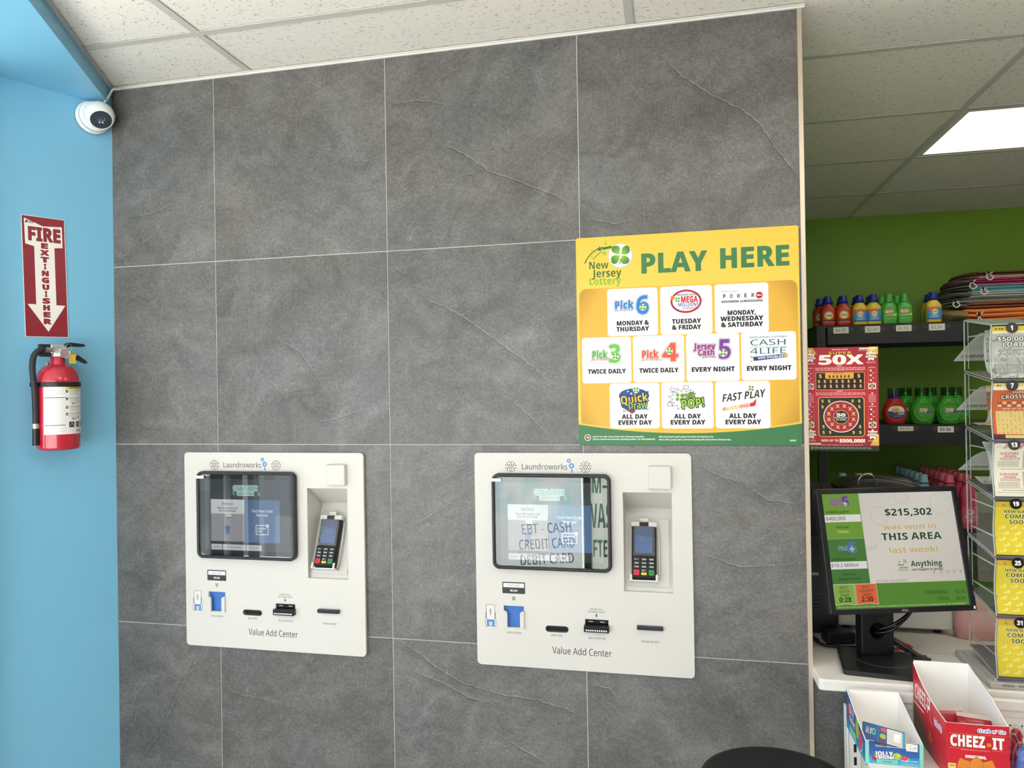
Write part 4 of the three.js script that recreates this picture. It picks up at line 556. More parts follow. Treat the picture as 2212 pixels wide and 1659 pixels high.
// ---------- big scratch-ticket poster on the wall end ----------
const superTex = canvasTex(768, 1216, (g, W, H) => {
  g.scale(W / 1000, H / 1584); const gold = '#e5c77a', cream = '#f2e8d4';
  const bg = g.createRadialGradient(480, 700, 100, 500, 700, 1000); bg.addColorStop(0, '#c8324a'); bg.addColorStop(1, '#8f1f2c'); g.fillStyle = bg; g.fillRect(0, 0, 1000, 1584);
  poly(g, [[0, 0], [110, 0], [170, 100], [0, 100]], '#c99a3c'); poly(g, [[1000, 0], [880, 0], [830, 120], [1000, 120]], '#d9ae48'); poly(g, [[1000, 1500], [880, 1500], [930, 1400], [1000, 1330]], '#d9ae48');
  put(g, '$10', 55, 48, 76, 30, cream); put(g, 'NEW JERSEY LOTTERY', 485, 36, 220, 16, cream); g.fillStyle = cream; g.fillRect(745, 14, 228, 22); lines(g, 740, 48, 220, 2, 10, 4, cream);
  put(g, 'SUPER', 485, 86, 320, 44, '#e3b848', { stroke: [['#6b2a12', 12]] }); put(g, '50X', 490, 190, 610, 140, '#f3ede2', { stroke: [['#f3ede2', 10]] });
  for (const [x, y, a] of [[75, 150, '$50'], [905, 140, '$100'], [75, 1330, '$200'], [915, 1330, '$500']]) { star(g, x, y, 84, cream, 7, 0.62); put(g, a, x, y - 18, a.length > 3 ? 106 : 84, 28, '#1c1512'); put(g, 'BONUS', x, y + 18, 108, 22, '#1c1512'); lines(g, x - 64, y + 92, 130, 2, 14, 5, cream); }
  put(g, 'GAME 1', 480, 288, 84, 14, cream); lines(g, 145, 310, 680, 4, 14, 6, '#e8c9c0');
  rr(g, 152, 388, 660, 262, 8, '#2a1a16', '#d9a85a', 8); rr(g, 280, 384, 390, 98, 24, '#d9a94e'); put(g, 'WINNING NUMBERS', 470, 396, 160, 12, '#2a1a16'); for (let i = 0; i < 6; i++) { disc(g, 342 + i * 52, 452, 14, '#5a3a16', 18); g.fillStyle = '#5a3a16'; g.fillRect(334 + i * 52, 424, 16, 14); }
  put(g, '$', 214, 440, 46, 56, gold); put(g, '$', 738, 440, 46, 56, gold); for (let j = 0; j < 2; j++) for (let i = 0; i < 8; i++) put(g, '$', 194 + i * 81, 524 + j * 74, 38, 48, gold);
  put(g, 'GAME 2', 480, 672, 84, 14, cream); lines(g, 145, 696, 680, 3, 16, 6, '#e8c9c0');
  rr(g, 185, 766, 620, 600, 46, '#2b2c1e', '#d9a85a', 12); disc(g, 492, 1062, 236, '#a8283a'); ring(g, 492, 1062, 236, '#eadfca', 14); star(g, 492, 1070, 112, '#f0d59a', 24, 0.88); star(g, 492, 1070, 104, '#26241c', 24, 0.9);
  put(g, '50', 490, 1035, 128, 46, cream, { stroke: [cream, 4] }); put(g, 'CHANCES', 490, 1076, 176, 22, cream); put(g, 'TO WIN!', 490, 1108, 140, 24, cream);
  for (let i = 0; i < 12; i++) { const a = (i + 0.5) * PI / 6; put(g, 'X', 492 + 174 * Math.cos(a), 1062 + 166 * Math.sin(a), 54, 50, '#f0c98a', { stroke: ['#8a4a22', 5] }); }
  for (const [x, y] of [[240, 826], [330, 826], [240, 912], [650, 826], [740, 826], [740, 912], [250, 1216], [250, 1304], [340, 1304], [660, 1304], [750, 1304], [748, 1216]]) put(g, '$', x, y, 38, 48, gold);
  for (const x of [70, 915]) for (const y of [300, 890]) { rr(g, x - 52, y, 104, 300, 30, null, '#c9885a', 4); put(g, 'GAME 3', x, y + 18, 84, 12, cream); for (let i = 0; i < 6; i++) star(g, x + (i % 2 ? 16 : -16), y + 62 + i * 37, 22, i % 2 ? '#e39a6a' : cream); rr(g, x - 52, y + 256, 104, 86, 6, '#e9dcc4'); for (let i = 0; i < 6; i++) { const a = i * PI / 3 + 0.5; disc(g, x + 30 * Math.cos(a), y + 299 + 24 * Math.sin(a), 12, '#5a3a26'); } put(g, 'MULTIPLIER', x, y + 299, 92, 14, '#2a1a16'); }
  for (const x of [70, 915]) { poly(g, [[x - 18, 716], [x, 690], [x + 18, 716]], cream); lines(g, x - 50, 730, 100, 8, 16, 6, '#e8c9c0'); poly(g, [[x - 18, 862], [x + 18, 862], [x, 888]], cream); }
  put(g, 'WIN UP TO', 335, 1428, 236, 34, cream); put(g, '$500,000!', 640, 1430, 350, 50, cream, { stroke: [cream, 5] }); g.fillStyle = cream; g.fillRect(8, 1468, 205, 24); lines(g, 16, 1480, 185, 1, 1, 6, '#777'); lines(g, 220, 1496, 560, 1, 1, 6, '#f0c0b0');
  g.fillStyle = '#2b3328'; g.fillRect(0, 1514, 1000, 70); ring(g, 88, 1540, 14, '#dfe3d8', 5); lines(g, 116, 1534, 780, 2, 14, 6, '#aab0a2');
});
{
  const w = 0.191, h = 0.289, g = uvBy(slab(polyShape([[-w / 2, -h / 2], [w / 2, -h / 2], [w / 2, h / 2], [-w / 2, h / 2]]), 0.0012, 0), -w / 2, -h / 2, w, h);
  single('ticket_poster', g, mapped(superTex, 0.35), 'red and gold SUPER 50X ticket poster fixed at the end of the tiled wall', 'poster', [1.8225 + w / 2, 1.6612, -0.06], [0, 0, -0.006]);
}
// ---------- ticket dispenser ----------
const ticketTexs = [
  canvasTex(400, 560, (g, W, H) => { g.fillStyle = '#bdbcb8'; g.fillRect(0, 0, W, H); g.fillStyle = '#e6c94f'; g.fillRect(0, 0, W, 52); g.fillStyle = '#efe9c8'; g.fillRect(0, 52, W, 26); for (let i = 0; i < 70; i++) { g.fillStyle = `rgba(${rnd() < 0.6 ? '60,62,62' : '235,235,232'},0.3)`; g.save(); g.translate(rnd(0, W), rnd(90, H)); g.rotate(rnd(0, 3)); g.fillRect(0, 0, rnd(20, 90), rnd(8, 26)); g.restore(); }
    put(g, '$30', 52, 28, 74, 24, '#3a3a2f'); put(g, '$50,000,000', 232, 136, 380, 46, '#f6f6f2', { stroke: [['#23342d', 10]] }); put(g, 'LOADED', 214, 196, 260, 46, '#f6f6f2', { stroke: [['#23342d', 10]] }); put(g, 'LOADED WITH 100 TOP PRIZES', 218, 262, 330, 17, '#f2f2ee', { stroke: [['#2f2f2f', 6]] }); put(g, 'OF $50,000!', 200, 298, 190, 22, '#f2f2ee', { stroke: [['#2f2f2f', 7]] });
    for (let i = 0; i < 4; i++) { rr(g, 20 + i * 96, 412, 84, 96, 4, 'rgba(150,150,148,0.7)', '#3a3a3a', 3); put(g, 'BONUS', 62 + i * 96, 442, 70, 16, '#efefec', { stroke: [['#222', 5]] }); put(g, ['$100', '$200', '$300', '$500'][i], 62 + i * 96, 476, 56, 18, '#efefec', { stroke: [['#222', 5]] }); } lines(g, 20, 340, 360, 5, 14, 4, '#6a6a6a'); }),
  canvasTex(400, 560, (g, W, H) => { g.fillStyle = '#d0653a'; g.fillRect(0, 0, W, H); g.fillStyle = '#ecd27a'; g.fillRect(0, 0, W, 60); g.fillStyle = '#f3ead0'; g.fillRect(0, 32, W, 38); put(g, '$5', 44, 24, 40, 22, '#5a3a2a'); put(g, 'SUPER', 210, 92, 120, 18, '#f6efe0', { stroke: [['#6a2a1a', 6]] }); put(g, 'CROSSWORD', 228, 136, 330, 38, '#f3e9d8', { stroke: [['#3a221a', 12]], rot: -0.05 }); put(g, 'YOUR LETTERS', 220, 176, 130, 10, '#5a1f1a'); for (let j = 0; j < 2; j++) for (let i = 0; i < 9; i++) { rr(g, 44 + i * 38, 190 + j * 28, 26, 22, 3, (i + j) % 2 ? '#f0dfc4' : '#6a2a2f'); put(g, 'O', 57 + i * 38, 201 + j * 28, 10, 11, (i + j) % 2 ? '#6a2a2f' : '#f0dfc4'); } put(g, 'WIN UP TO $50,000!', 214, 262, 270, 18, '#f6ecd6', { stroke: [['#7a2f22', 5]] });
    g.fillStyle = '#dcc17c'; g.fillRect(26, 284, W - 30, 236); const words = ['  PITCH CHIP', 'B  U  A L  ', 'C  BUNGALOW', 'A    R  Y  ', 'REPLAY  ART', '   E  G R  ', 'TAKE FLAMES', '  M R  ST T', ' BLUEBERRY ', '   E R  I E', 'ARREST  GAT']; words.forEach((s, j) => [...s].forEach((c, i) => { if (c !== ' ') put(g, c, 46 + i * 33, 298 + j * 21, 9, 11, '#7a4f2a'); })); g.fillStyle = '#6a2040'; g.fillRect(0, 520, 90, 40); g.fillStyle = '#e0c98a'; g.fillRect(90, 530, W, 30); }),
  canvasTex(400, 560, (g, W, H) => { g.fillStyle = '#efe6d6'; g.fillRect(0, 0, W, H); for (let i = -2; i < 10; i++) poly(g, [[i * 60, 56], [i * 60 + 30, 56], [i * 60 + 70, 0], [i * 60 + 40, 0]], i % 2 ? '#d9a0a0' : '#f6ece6'); put(g, '$1', 40, 32, 44, 30, '#f6f2ea', { stroke: [['#b56a6a', 5]] });
    for (const y of [0, 222]) { put(g, 'GNOME', 122, 108 + y, 150, 28, '#c05a50', { stroke: [['#f6f2ea', 6]] }); put(g, 'FOR THE', 128, 138 + y, 90, 14, '#f2eee4', { stroke: [['#b0605a', 7]] }); put(g, 'HOLIDAYS', 128, 166 + y, 156, 24, '#efe9dc', { stroke: [['#a5554e', 5]] }); lines(g, 34, 196 + y, 166, 4, 15, 5, '#4a4a44'); lines(g, 34, 256 + y, 180, 1, 1, 8, '#c9c3b4'); g.fillStyle = '#b9b2a2'; g.fillRect(226, 78 + y, 174, 190); poly(g, [[252, 120 + y], [320, 88 + y], [372, 110 + y], [350, 150 + y], [290, 150 + y]], '#4f8a44'); disc(g, 316, 176 + y, 34, '#efece4'); disc(g, 318, 168 + y, 9, '#c8504a'); lines(g, 60, 276 + y, 330, 1, 1, 6, '#8a867a'); } lines(g, 20, 520, 200, 1, 1, 10, '#c9c3b4'); }),
  canvasTex(400, 560, (g, W, H) => { g.fillStyle = '#ead23a'; g.fillRect(0, 0, W, H); g.fillStyle = '#e3b93a'; g.fillRect(0, 0, W, 62); g.fillStyle = '#f0e27a'; g.fillRect(0, 62, W, 4); star(g, 62, 30, 12, '#8a7a2a'); put(g, 'Lottery', 70, 44, 40, 10, '#8a7a2a'); ring(g, 170, 28, 9, '#8a7a2a', 4); for (let j = 0; j < 5; j++) for (let i = 0; i < 5; i++) { g.fillStyle = 'rgba(248,238,150,0.7)'; g.save(); g.translate(30 + i * 92 + (j % 2) * 30, 280 + j * 60); g.rotate(-0.2); g.fillRect(0, 0, 50, 20); disc(g, 44, -4, 12, 'rgba(248,238,150,0.7)'); g.restore(); }
    put(g, 'NEW GAMES', 190, 106, 250, 28, '#2b3a2b', { stroke: [['#f6efa8', 6]] }); put(g, 'COMING', 196, 158, 240, 40, '#2b3a2b', { stroke: [['#f6efa8', 7]] }); put(g, 'SOON', 192, 218, 160, 40, '#2b3a2b', { stroke: [['#f6efa8', 7]] }); }),
];
const badgeTex = canvasTex(384, 256, (g) => { ['1', '7', '13', '19', '25', '31'].forEach((s, i) => { const x = (i % 3) * 128 + 64, y = Math.floor(i / 3) * 128 + 64; g.fillStyle = i < 3 ? '#3f3f40' : '#161618'; g.fillRect(x - 64, y - 64, 128, 128); put(g, s, x, y, s.length > 1 ? 62 : 30, 46, '#f4f4f2', { stroke: ['#f4f4f2', 4] }); }); });
const backTex = canvasTex(256, 300, (g, w, h) => { g.fillStyle = '#e3e2de'; g.fillRect(0, 0, w, h); lines(g, 20, 20, 215, 14, 13, 4, '#a5a5a2'); g.fillStyle = '#2f2f30'; for (let x = 24; x < 150; x += rnd(4, 9)) g.fillRect(x, 232, rnd(2, 4), 34); lines(g, 20, 284, 215, 1, 1, 4, '#a5a5a2'); });
const DX0 = 2.2445, DW = 0.124, LV = [1.8495, 1.706, 1.5545, 1.408, 1.261, 1.112, 0.955], ZF = 0.071, ZR = -0.105;
function ribbon(prof, x0, w, flip, bare) {                      // a sheet following a profile of [z, y], width along x
  const c = new THREE.CatmullRomCurve3(prof.map(([z, y]) => V(0, y, z))), n = 28, pos = [], uv = [], idx = [], T = 0.0005;
  for (const s of bare ? [0] : [0, 1]) for (let i = 0; i <= n; i++) { const p = c.getPoint(i / n), d = c.getTangent(i / n); for (const k of [0, 1]) { pos.push(x0 + k * w, p.y + s * T * d.z, p.z - s * T * d.y); uv.push(flip ? 1 - k : k, 1 - i / n); } }
  const m = (n + 1) * 2; for (let i = 0; i < n; i++) { const a = i * 2; idx.push(a, a + 2, a + 1, a + 1, a + 2, a + 3); const b = m + a; if (!bare) idx.push(b, b + 1, b + 2, b + 1, b + 3, b + 2); }
  const g = new THREE.BufferGeometry(); g.setAttribute('position', new THREE.Float32BufferAttribute(pos, 3)); g.setAttribute('uv', new THREE.Float32BufferAttribute(uv, 2)); g.setIndex(idx); g.computeVertexNormals(); return g;
}
{
  const t = thing('ticket_dispenser', 'clear acrylic scratch ticket dispenser tower standing on the counter', 'dispenser', [DX0, CT, 0]), Y = (y) => y - CT, R = 0.0254, lift = (z) => (ZF - z) * 0.145;
  const bs = part('base', merge([at(rbox(DW + 0.03, 0.016, 0.235, 0.003), DW / 2 - 0.004, 0.0085, -0.042), at(rbox(DW + 0.014, 0.01, 0.2, 0.002), DW / 2, 0.0195, -0.032)]), M.greyPlastic, t);
  for (let i = 0; i < 3; i++) part('base_slot', box(0.026, 0.006, 0.002), std('#8d8f8c', 0.5), bs, [0.022 + i * 0.036, 0.011, 0.0758]);
  for (let k = 0; k < 6; k++) {
    const y1 = Y(LV[k]) - 0.004, y0 = Y(LV[k + 1]) + 0.002, side = polyShape([[ZR, y0 + lift(ZR)], [ZF - 0.004, y0], [ZF - 0.013, (y0 + y1) / 2], [ZF - 0.002, y1], [ZR, y1 + lift(ZR)]].map(([z, y]) => [-z, y]));
    const sp = part('side_panel', new THREE.ShapeGeometry(side).rotateY(PI / 2), M.acrylic, t, [0, 0, 0]);
    part('panel_edge', merge([tube([[0.001, y0, ZF - 0.004], [0.001, (y0 + y1) / 2, ZF - 0.0125], [0.001, y1, ZF - 0.002]], 0.0017, 24), at(box(0.0025, y1 - y0 - 0.004, 0.003), 0.001, (y0 + y1) / 2 + lift(ZR), ZR), at(box(0.0025, 0.002, 0.176).rotateX(0.144), 0.001, y1 + lift(ZR) / 2, (ZF + ZR) / 2), at(box(0.0025, 0.002, 0.176).rotateX(0.144), 0.001, y0 + lift(ZR) / 2, (ZF + ZR) / 2), at(box(0.0015, y1 - y0 - 0.01, 0.002), 0.001, (y0 + y1) / 2 + lift(ZR), ZR + 0.026)]), M.acrylicEdge, sp);
    part('shelf_plate', box(DW, 0.003, 0.176), phy('#8f8a94', 0.12, { transmission: 0.45, thickness: 0 }), t, [DW / 2, y0 - 0.001 + lift(ZR) / 2, (ZF + ZR) / 2], [0.144, 0, 0]);
    part('shelf_lip', rbox(DW, 0.006, 0.004, 0.001), phy('#5d5a62', 0.25), t, [DW / 2, y0 - 0.002, ZF - 0.001]);
    part('front_window', ribbon([[ZF - 0.002, y1], [ZF - 0.0125, (y0 + y1) / 2], [ZF - 0.004, y0]], 0.002, DW - 0.004, false, true), M.acrylic, t);
    part('back_panel', new THREE.PlaneGeometry(DW, y1 - y0 - 0.02), M.acrylic, t, [DW / 2, (y0 + y1) / 2 + lift(ZR) - 0.008, ZR]);
    for (const f of k < 3 ? [0.8] : [0.28, 0.8]) part('rail', rbox(0.003, 0.004, 0.15, 0.001), M.acrylicEdge, t, [0.006, y0 + f * (y1 - y0) + 0.008, -0.012], [0, 0, 0]);
    const g = cyl(0.0135, 0.0135, 0.0012, 40).rotateX(PI / 2), u = g.attributes.uv, p = g.attributes.position; for (let i = 0; i < u.count; i++) u.setXY(i, ((k % 3) + 0.5 + p.getX(i) / 0.03) / 3, 1 - (Math.floor(k / 3) + 0.5 - p.getY(i) / 0.03) / 2);
    part('number_badge', g, mapped(badgeTex, 0.3), t, [2.2905 + [0, -0.002, 0, 0.001, 0.003, 0.0055][k] - DX0, y1 - [0.008, 0.009, 0.006, 0.007, 0.008, 0.008][k], ZF + 0.0016]);
  }
  part('top_plate', box(DW, 0.0025, 0.178), M.acrylicEdge, t, [DW / 2, Y(LV[0]) - 0.002 + 0.0125, (ZF + ZR) / 2], [0.144, 0, 0]); void R;
}
const ticketLabels = ['black and silver scratch ticket strip in the topmost bin, number 1', 'orange crossword scratch ticket strip in the bin numbered 7', 'cream holiday scratch ticket strip in the bin numbered 13', 'yellow NEW GAMES COMING SOON insert right below the cream holiday ticket', 'middle one of the three yellow NEW GAMES COMING SOON inserts, in bin 25', 'yellow NEW GAMES COMING SOON insert in the lowest bin, number 31'];
for (let k = 0; k < 6; k++) {
  const t = thing(k < 3 ? 'scratch_ticket_strip' : 'ticket_insert', ticketLabels[k], 'ticket', [DX0, CT, 0], 0, k < 3 ? undefined : 'yellow inserts in the lower dispenser bins'), y1 = LV[k] - CT - 0.007, y0 = LV[k + 1] - CT + 0.006, ym = (y0 + y1) / 2;
  part('ticket_front', ribbon([[ZF - 0.0045, y1], [ZF - 0.0148, ym], [ZF - 0.0065, y0]], 0.0045, DW - 0.009), mapped(ticketTexs[Math.min(k, 3)], 0.45), t);
  if (k < 3) {
    const loops = [[[ZF - 0.02, y1 - 0.004], [ZF - 0.055, y1 - 0.02], [ZF - 0.062, ym], [ZF - 0.045, y0 + 0.02], [ZF - 0.02, y0 + 0.008]], [[ZF - 0.012, y1 - 0.003], [ZF - 0.03, ym], [ZF - 0.075, y0 + 0.032], [ZF - 0.15, y0 + 0.032]], [[ZF - 0.085, y1 - 0.002], [ZF - 0.05, ym + 0.03], [ZF - 0.042, ym - 0.02], [ZF - 0.075, y0 + 0.022], [ZF - 0.14, y0 + 0.034]]][k];
    part('ticket_loop', ribbon(loops, 0.006, DW - 0.014), mapped(backTex, 0.6), t);
    if (k < 2) part('ticket_inner', ribbon([[ZF - 0.06, y1 - 0.006], [ZF - 0.052, ym], [ZF - 0.06, y0 + 0.03]], 0.008, DW - 0.02, true), mapped(ticketTexs[k], 0.5), t);
    const [ye, ze] = [[1.764, -0.2], [1.6235, -0.185], [1.4527, -0.182]][k]; part('ticket_tail', ribbon([[ZF - 0.08, ye - CT + 0.068], [-0.07, ye - CT + 0.05], [ze * 0.7, ye - CT + 0.024], [ze, ye - CT]], 0.0055, DW - 0.013), mapped(backTex, 0.6), t);
  }
}
// ---------- shelving with detergents against the green wall ----------
const SZ = -2.18, SH = [2.0175, 1.467, 0.905], SX0 = 2.246, SX1 = 3.95;
{
  const t = thing('storage_rack', 'black boltless storage rack of detergents against the green wall', 'shelving'); const holes = [];
  for (const x of [SX0 + 0.024, SX1]) for (const z of [SZ - 0.005, -2.74]) { const p = part('post', merge([at(box(0.044, 2.012, 0.003), 0, 1.006, 0), at(box(0.003, 2.012, 0.044), x < 3 ? -0.022 : 0.022, 1.006, z < -2.5 ? 0.022 : -0.022)]), M.rackBlack, t, [x, 0, z]); for (let i = 0; i < 14; i++) part('post_slot', at(box(0.007, 0.016, 0.0012), 0, 0, 0), M.blackMatt, p, [0.004, 1.26 + i * 0.052, 0.0016]); }
  for (const y of SH) { for (const z of [SZ + 0.002, -2.75]) { part('beam', merge([at(box(SX1 - SX0 - 0.05, 0.1, 0.003), 0, -0.05, 0), at(box(SX1 - SX0 - 0.05, 0.004, 0.02), 0, -0.002, z < -2.5 ? 0.01 : -0.01), at(box(SX1 - SX0 - 0.05, 0.012, 0.006), 0, -0.094, 0)]), M.rackBlack, t, [(SX0 + SX1) / 2 + 0.03, y, z]); } for (const x of [SX0 + 0.004, SX1 + 0.02]) part('side_beam', box(0.003, 0.09, 0.52), M.rackBlack, t, [x, y - 0.05, -2.46]); part('shelf', at(box(SX1 - SX0, 0.014, 0.56), (SX0 + SX1) / 2, y + 0.0, -2.465), std('#2a2c2c', 0.7), t); } void holes;
}
const tagTex = canvasTex(512, 192, (g) => { ['$4.89', '$2.50', '$8.00', '$7.50'].forEach((s, i) => { const x = (i % 2) * 256, y = Math.floor(i / 2) * 96; g.fillStyle = i === 3 ? '#e9e8e4' : '#e3e0d4'; g.fillRect(x, y, 256, 96); put(g, s, x + 122, y + 48, 168, 46, i === 3 ? '#2b2b2b' : '#5a5a58', { plain: i !== 3 }); }); });
function tagGeo(i, w, h) { const g = rbox(w, h, 0.0016, 0.0004), p = g.attributes.position, u = g.attributes.uv; for (let k = 0; k < p.count; k++) u.setXY(k, ((i % 2) + 0.01 + 0.98 * (p.getX(k) / w + 0.5)) / 2, 1 - (Math.floor(i / 2) + 0.01 + 0.98 * (0.5 - p.getY(k) / h)) / 2); return g; }
for (const [i, x, y, w, h, l] of [[0, 2.3705, 1.995, 0.078, 0.035, '$4.89 price tag under the red bottles on the top shelf'], [1, 2.5306, 1.995, 0.0765, 0.035, 'leftmost $2.50 price tag, under the pair of yellow bottles'], [1, 2.6868, 1.9962, 0.077, 0.033, 'middle $2.50 price tag, under the pair of green bottles'], [1, 2.8494, 1.997, 0.078, 0.035, 'rightmost $2.50 price tag, under the single yellow bottle'], [2, 2.6867, 1.4523, 0.077, 0.0255, '$8.00 price tag under the large red jug'], [3, 2.8827, 1.448, 0.078, 0.0325, '$7.50 price tag under the large green jugs']]) {
  const t = thing('price_tag', l, 'price tag', [x, y, SZ + 0.0046]); part('tag_card', tagGeo(i, w, h), mapped(tagTex, 0.6), t, [0, 0, 0], [0, 0, 0.006]); part('tape', rbox(w + 0.05, 0.018, 0.0006, 0.0002), phy('#6a6e70', 0.2, { transmission: 0.5, thickness: 0 }), t, [0, 0.003, -0.0007]);
}
// bottles
function flatU(g) { g.computeBoundingBox(); const b = g.boundingBox, p = g.attributes.position, u = g.attributes.uv; for (let i = 0; i < p.count; i++) u.setX(i, (p.getX(i) - b.min.x) / (b.max.x - b.min.x)); return g; }
const lab = (draw) => canvasTex(256, 256, draw);
const tideLab = lab((g) => { const q = g.createLinearGradient(0, 0, 0, 256); q.addColorStop(0, '#c8401f'); q.addColorStop(1, '#b5301c'); g.fillStyle = q; g.fillRect(0, 0, 256, 256); disc(g, 128, 100, 88, '#e9a52c'); disc(g, 128, 100, 72, '#f2d24a'); disc(g, 128, 100, 58, '#f3ead2'); put(g, 'Tide', 128, 100, 122, 54, '#1d2f6a', { stroke: [['#f3ead2', 6]], rot: -0.12 }); poly(g, [[0, 200], [256, 186], [256, 222], [0, 222]], '#3a1f5a'); g.fillStyle = '#d8542a'; g.fillRect(0, 222, 256, 34); });
const simpleLab = lab((g) => { g.fillStyle = '#2f7fc4'; g.fillRect(0, 0, 256, 256); for (let i = 0; i < 18; i++) { g.strokeStyle = 'rgba(190,225,245,0.5)'; g.lineWidth = 7; g.beginPath(); g.moveTo(128, 110); g.lineTo(128 + 220 * Math.cos(i * PI / 9), 110 + 220 * Math.sin(i * PI / 9)); g.stroke(); } poly(g, [[0, 0], [256, 0], [256, 20], [0, 66]], '#e2622f'); disc(g, 128, 94, 56, '#f0d05a'); disc(g, 128, 94, 42, '#f3e6c2'); put(g, 'Tide', 128, 94, 78, 34, '#1d2f6a', { rot: -0.1 }); put(g, 'FREE', 130, 168, 110, 26, '#cfe6f5'); put(g, 'SIMPLY', 132, 206, 150, 18, '#e8f2fa'); g.fillStyle = '#2465a8'; g.fillRect(0, 226, 256, 30); });
const gainLab = lab((g) => { g.fillStyle = '#4aa83f'; g.fillRect(0, 0, 256, 256); put(g, 'Gain', 116, 60, 150, 56, '#f2803f', { stroke: [['#f7e3d2', 10]], rot: -0.1 }); disc(g, 130, 112, 50, '#9a9f6a', 26); poly(g, [[150, 140], [250, 96], [256, 160]], '#d9d25a'); g.fillStyle = '#dfe9c9'; g.fillRect(20, 138, 190, 9); g.fillStyle = '#7fcf6a'; g.fillRect(24, 196, 210, 8); disc(g, 92, 216, 10, '#8fd67a'); });
const tideBig = lab((g) => { g.fillStyle = '#233a86'; g.fillRect(0, 0, 256, 256); poly(g, [[0, 0], [256, 0], [256, 128], [0, 108]], '#efe7d2'); disc(g, 118, 84, 56, '#e9a52c'); disc(g, 118, 84, 42, '#f3d45a'); put(g, 'Tide', 116, 84, 96, 40, '#1d2f6a', { stroke: [['#f3ead2', 4]], rot: -0.12 }); disc(g, 206, 100, 20, '#e3e3dc'); rr(g, 150, 136, 100, 48, 8, '#9fb0c6'); lines(g, 70, 200, 150, 3, 14, 6, '#8fa2cc'); for (let i = 0; i < 24; i++) disc(g, rnd(10, 140), rnd(130, 200), rnd(3, 9), 'rgba(110,130,190,0.6)'); });
const gainBig = lab((g) => { g.fillStyle = '#3f9a2f'; g.fillRect(0, 0, 256, 256); put(g, 'Gain', 120, 70, 124, 50, '#f2803f', { stroke: [['#f9e6d6', 9]], rot: -0.08 }); poly(g, [[40, 130], [170, 92], [190, 140], [40, 150]], '#c9c6d4'); g.fillStyle = '#2f3570'; g.fillRect(14, 142, 180, 16); for (const [x, y, r] of [[190, 116, 22], [214, 138, 22], [182, 144, 18], [220, 112, 14]]) disc(g, x, y, r, '#5a3f98'); disc(g, 206, 138, 8, '#d6a0c8'); g.fillStyle = '#6fbf5a'; g.fillRect(30, 164, 190, 10); disc(g, 86, 196, 9, '#8fd67a'); });
const softLab = lab((g) => { g.fillStyle = '#dd5f82'; g.fillRect(0, 0, 256, 256); disc(g, 120, 80, 62, '#f1ced6', 44); disc(g, 110, 74, 24, '#c9836a', 18); put(g, 'Suavitel', 128, 150, 190, 36, '#4a3a9a', { stroke: [['#f3dde4', 8]] }); disc(g, 130, 206, 40, '#efc3cf', 26); });
const capBlue = std('#1c2f8f', 0.35), capGreen = std('#45a83c', 0.35);
function smallBottle(name, label, cat, pos, body, cap, labTex, group, tall) {
  const t = thing(name, label, cat, pos, 0, group), m = phy(body, 0.35);
  part('bottle_body', loft([[0.0005, 0.034, 0.023, 3], [0.004, 0.0385, 0.027, 3.2], [0.05, 0.0395, 0.0275, 3.2], [0.078, 0.0395, 0.0275, 3.2], [0.094, 0.0385, 0.0265, 3], [0.106, 0.033, 0.023, 2.6], [0.114, 0.0265, 0.021, 2.3], [0.122, 0.021, 0.019, 2], [0.126, 0.0185, 0.0185, 2]], 40), m, t);
  if (labTex) part('bottle_label', flatU(loft([[0.016, 0.04, 0.028, 3.2], [0.05, 0.0402, 0.0282, 3.2], [0.084, 0.04, 0.028, 3.2]], 30, 0.6, PI - 0.6, false)), mapped(labTex, 0.4), t);
  part('bottle_cap', tall ? loft([[0.114, 0.0245, 0.0215, 2], [0.132, 0.0225, 0.0205, 2], [0.1335, 0.019, 0.019, 2], [0.164, 0.0175, 0.0175, 2], [0.1655, 0.016, 0.016, 2]], 36) : loft([[0.122, 0.0275, 0.022, 2], [0.138, 0.0255, 0.0215, 2], [0.14, 0.021, 0.021, 2], [0.164, 0.0198, 0.0198, 2], [0.1655, 0.018, 0.018, 2]], 36), cap, t);
  return t;
}
const SB = SH[0] + 0.0072;
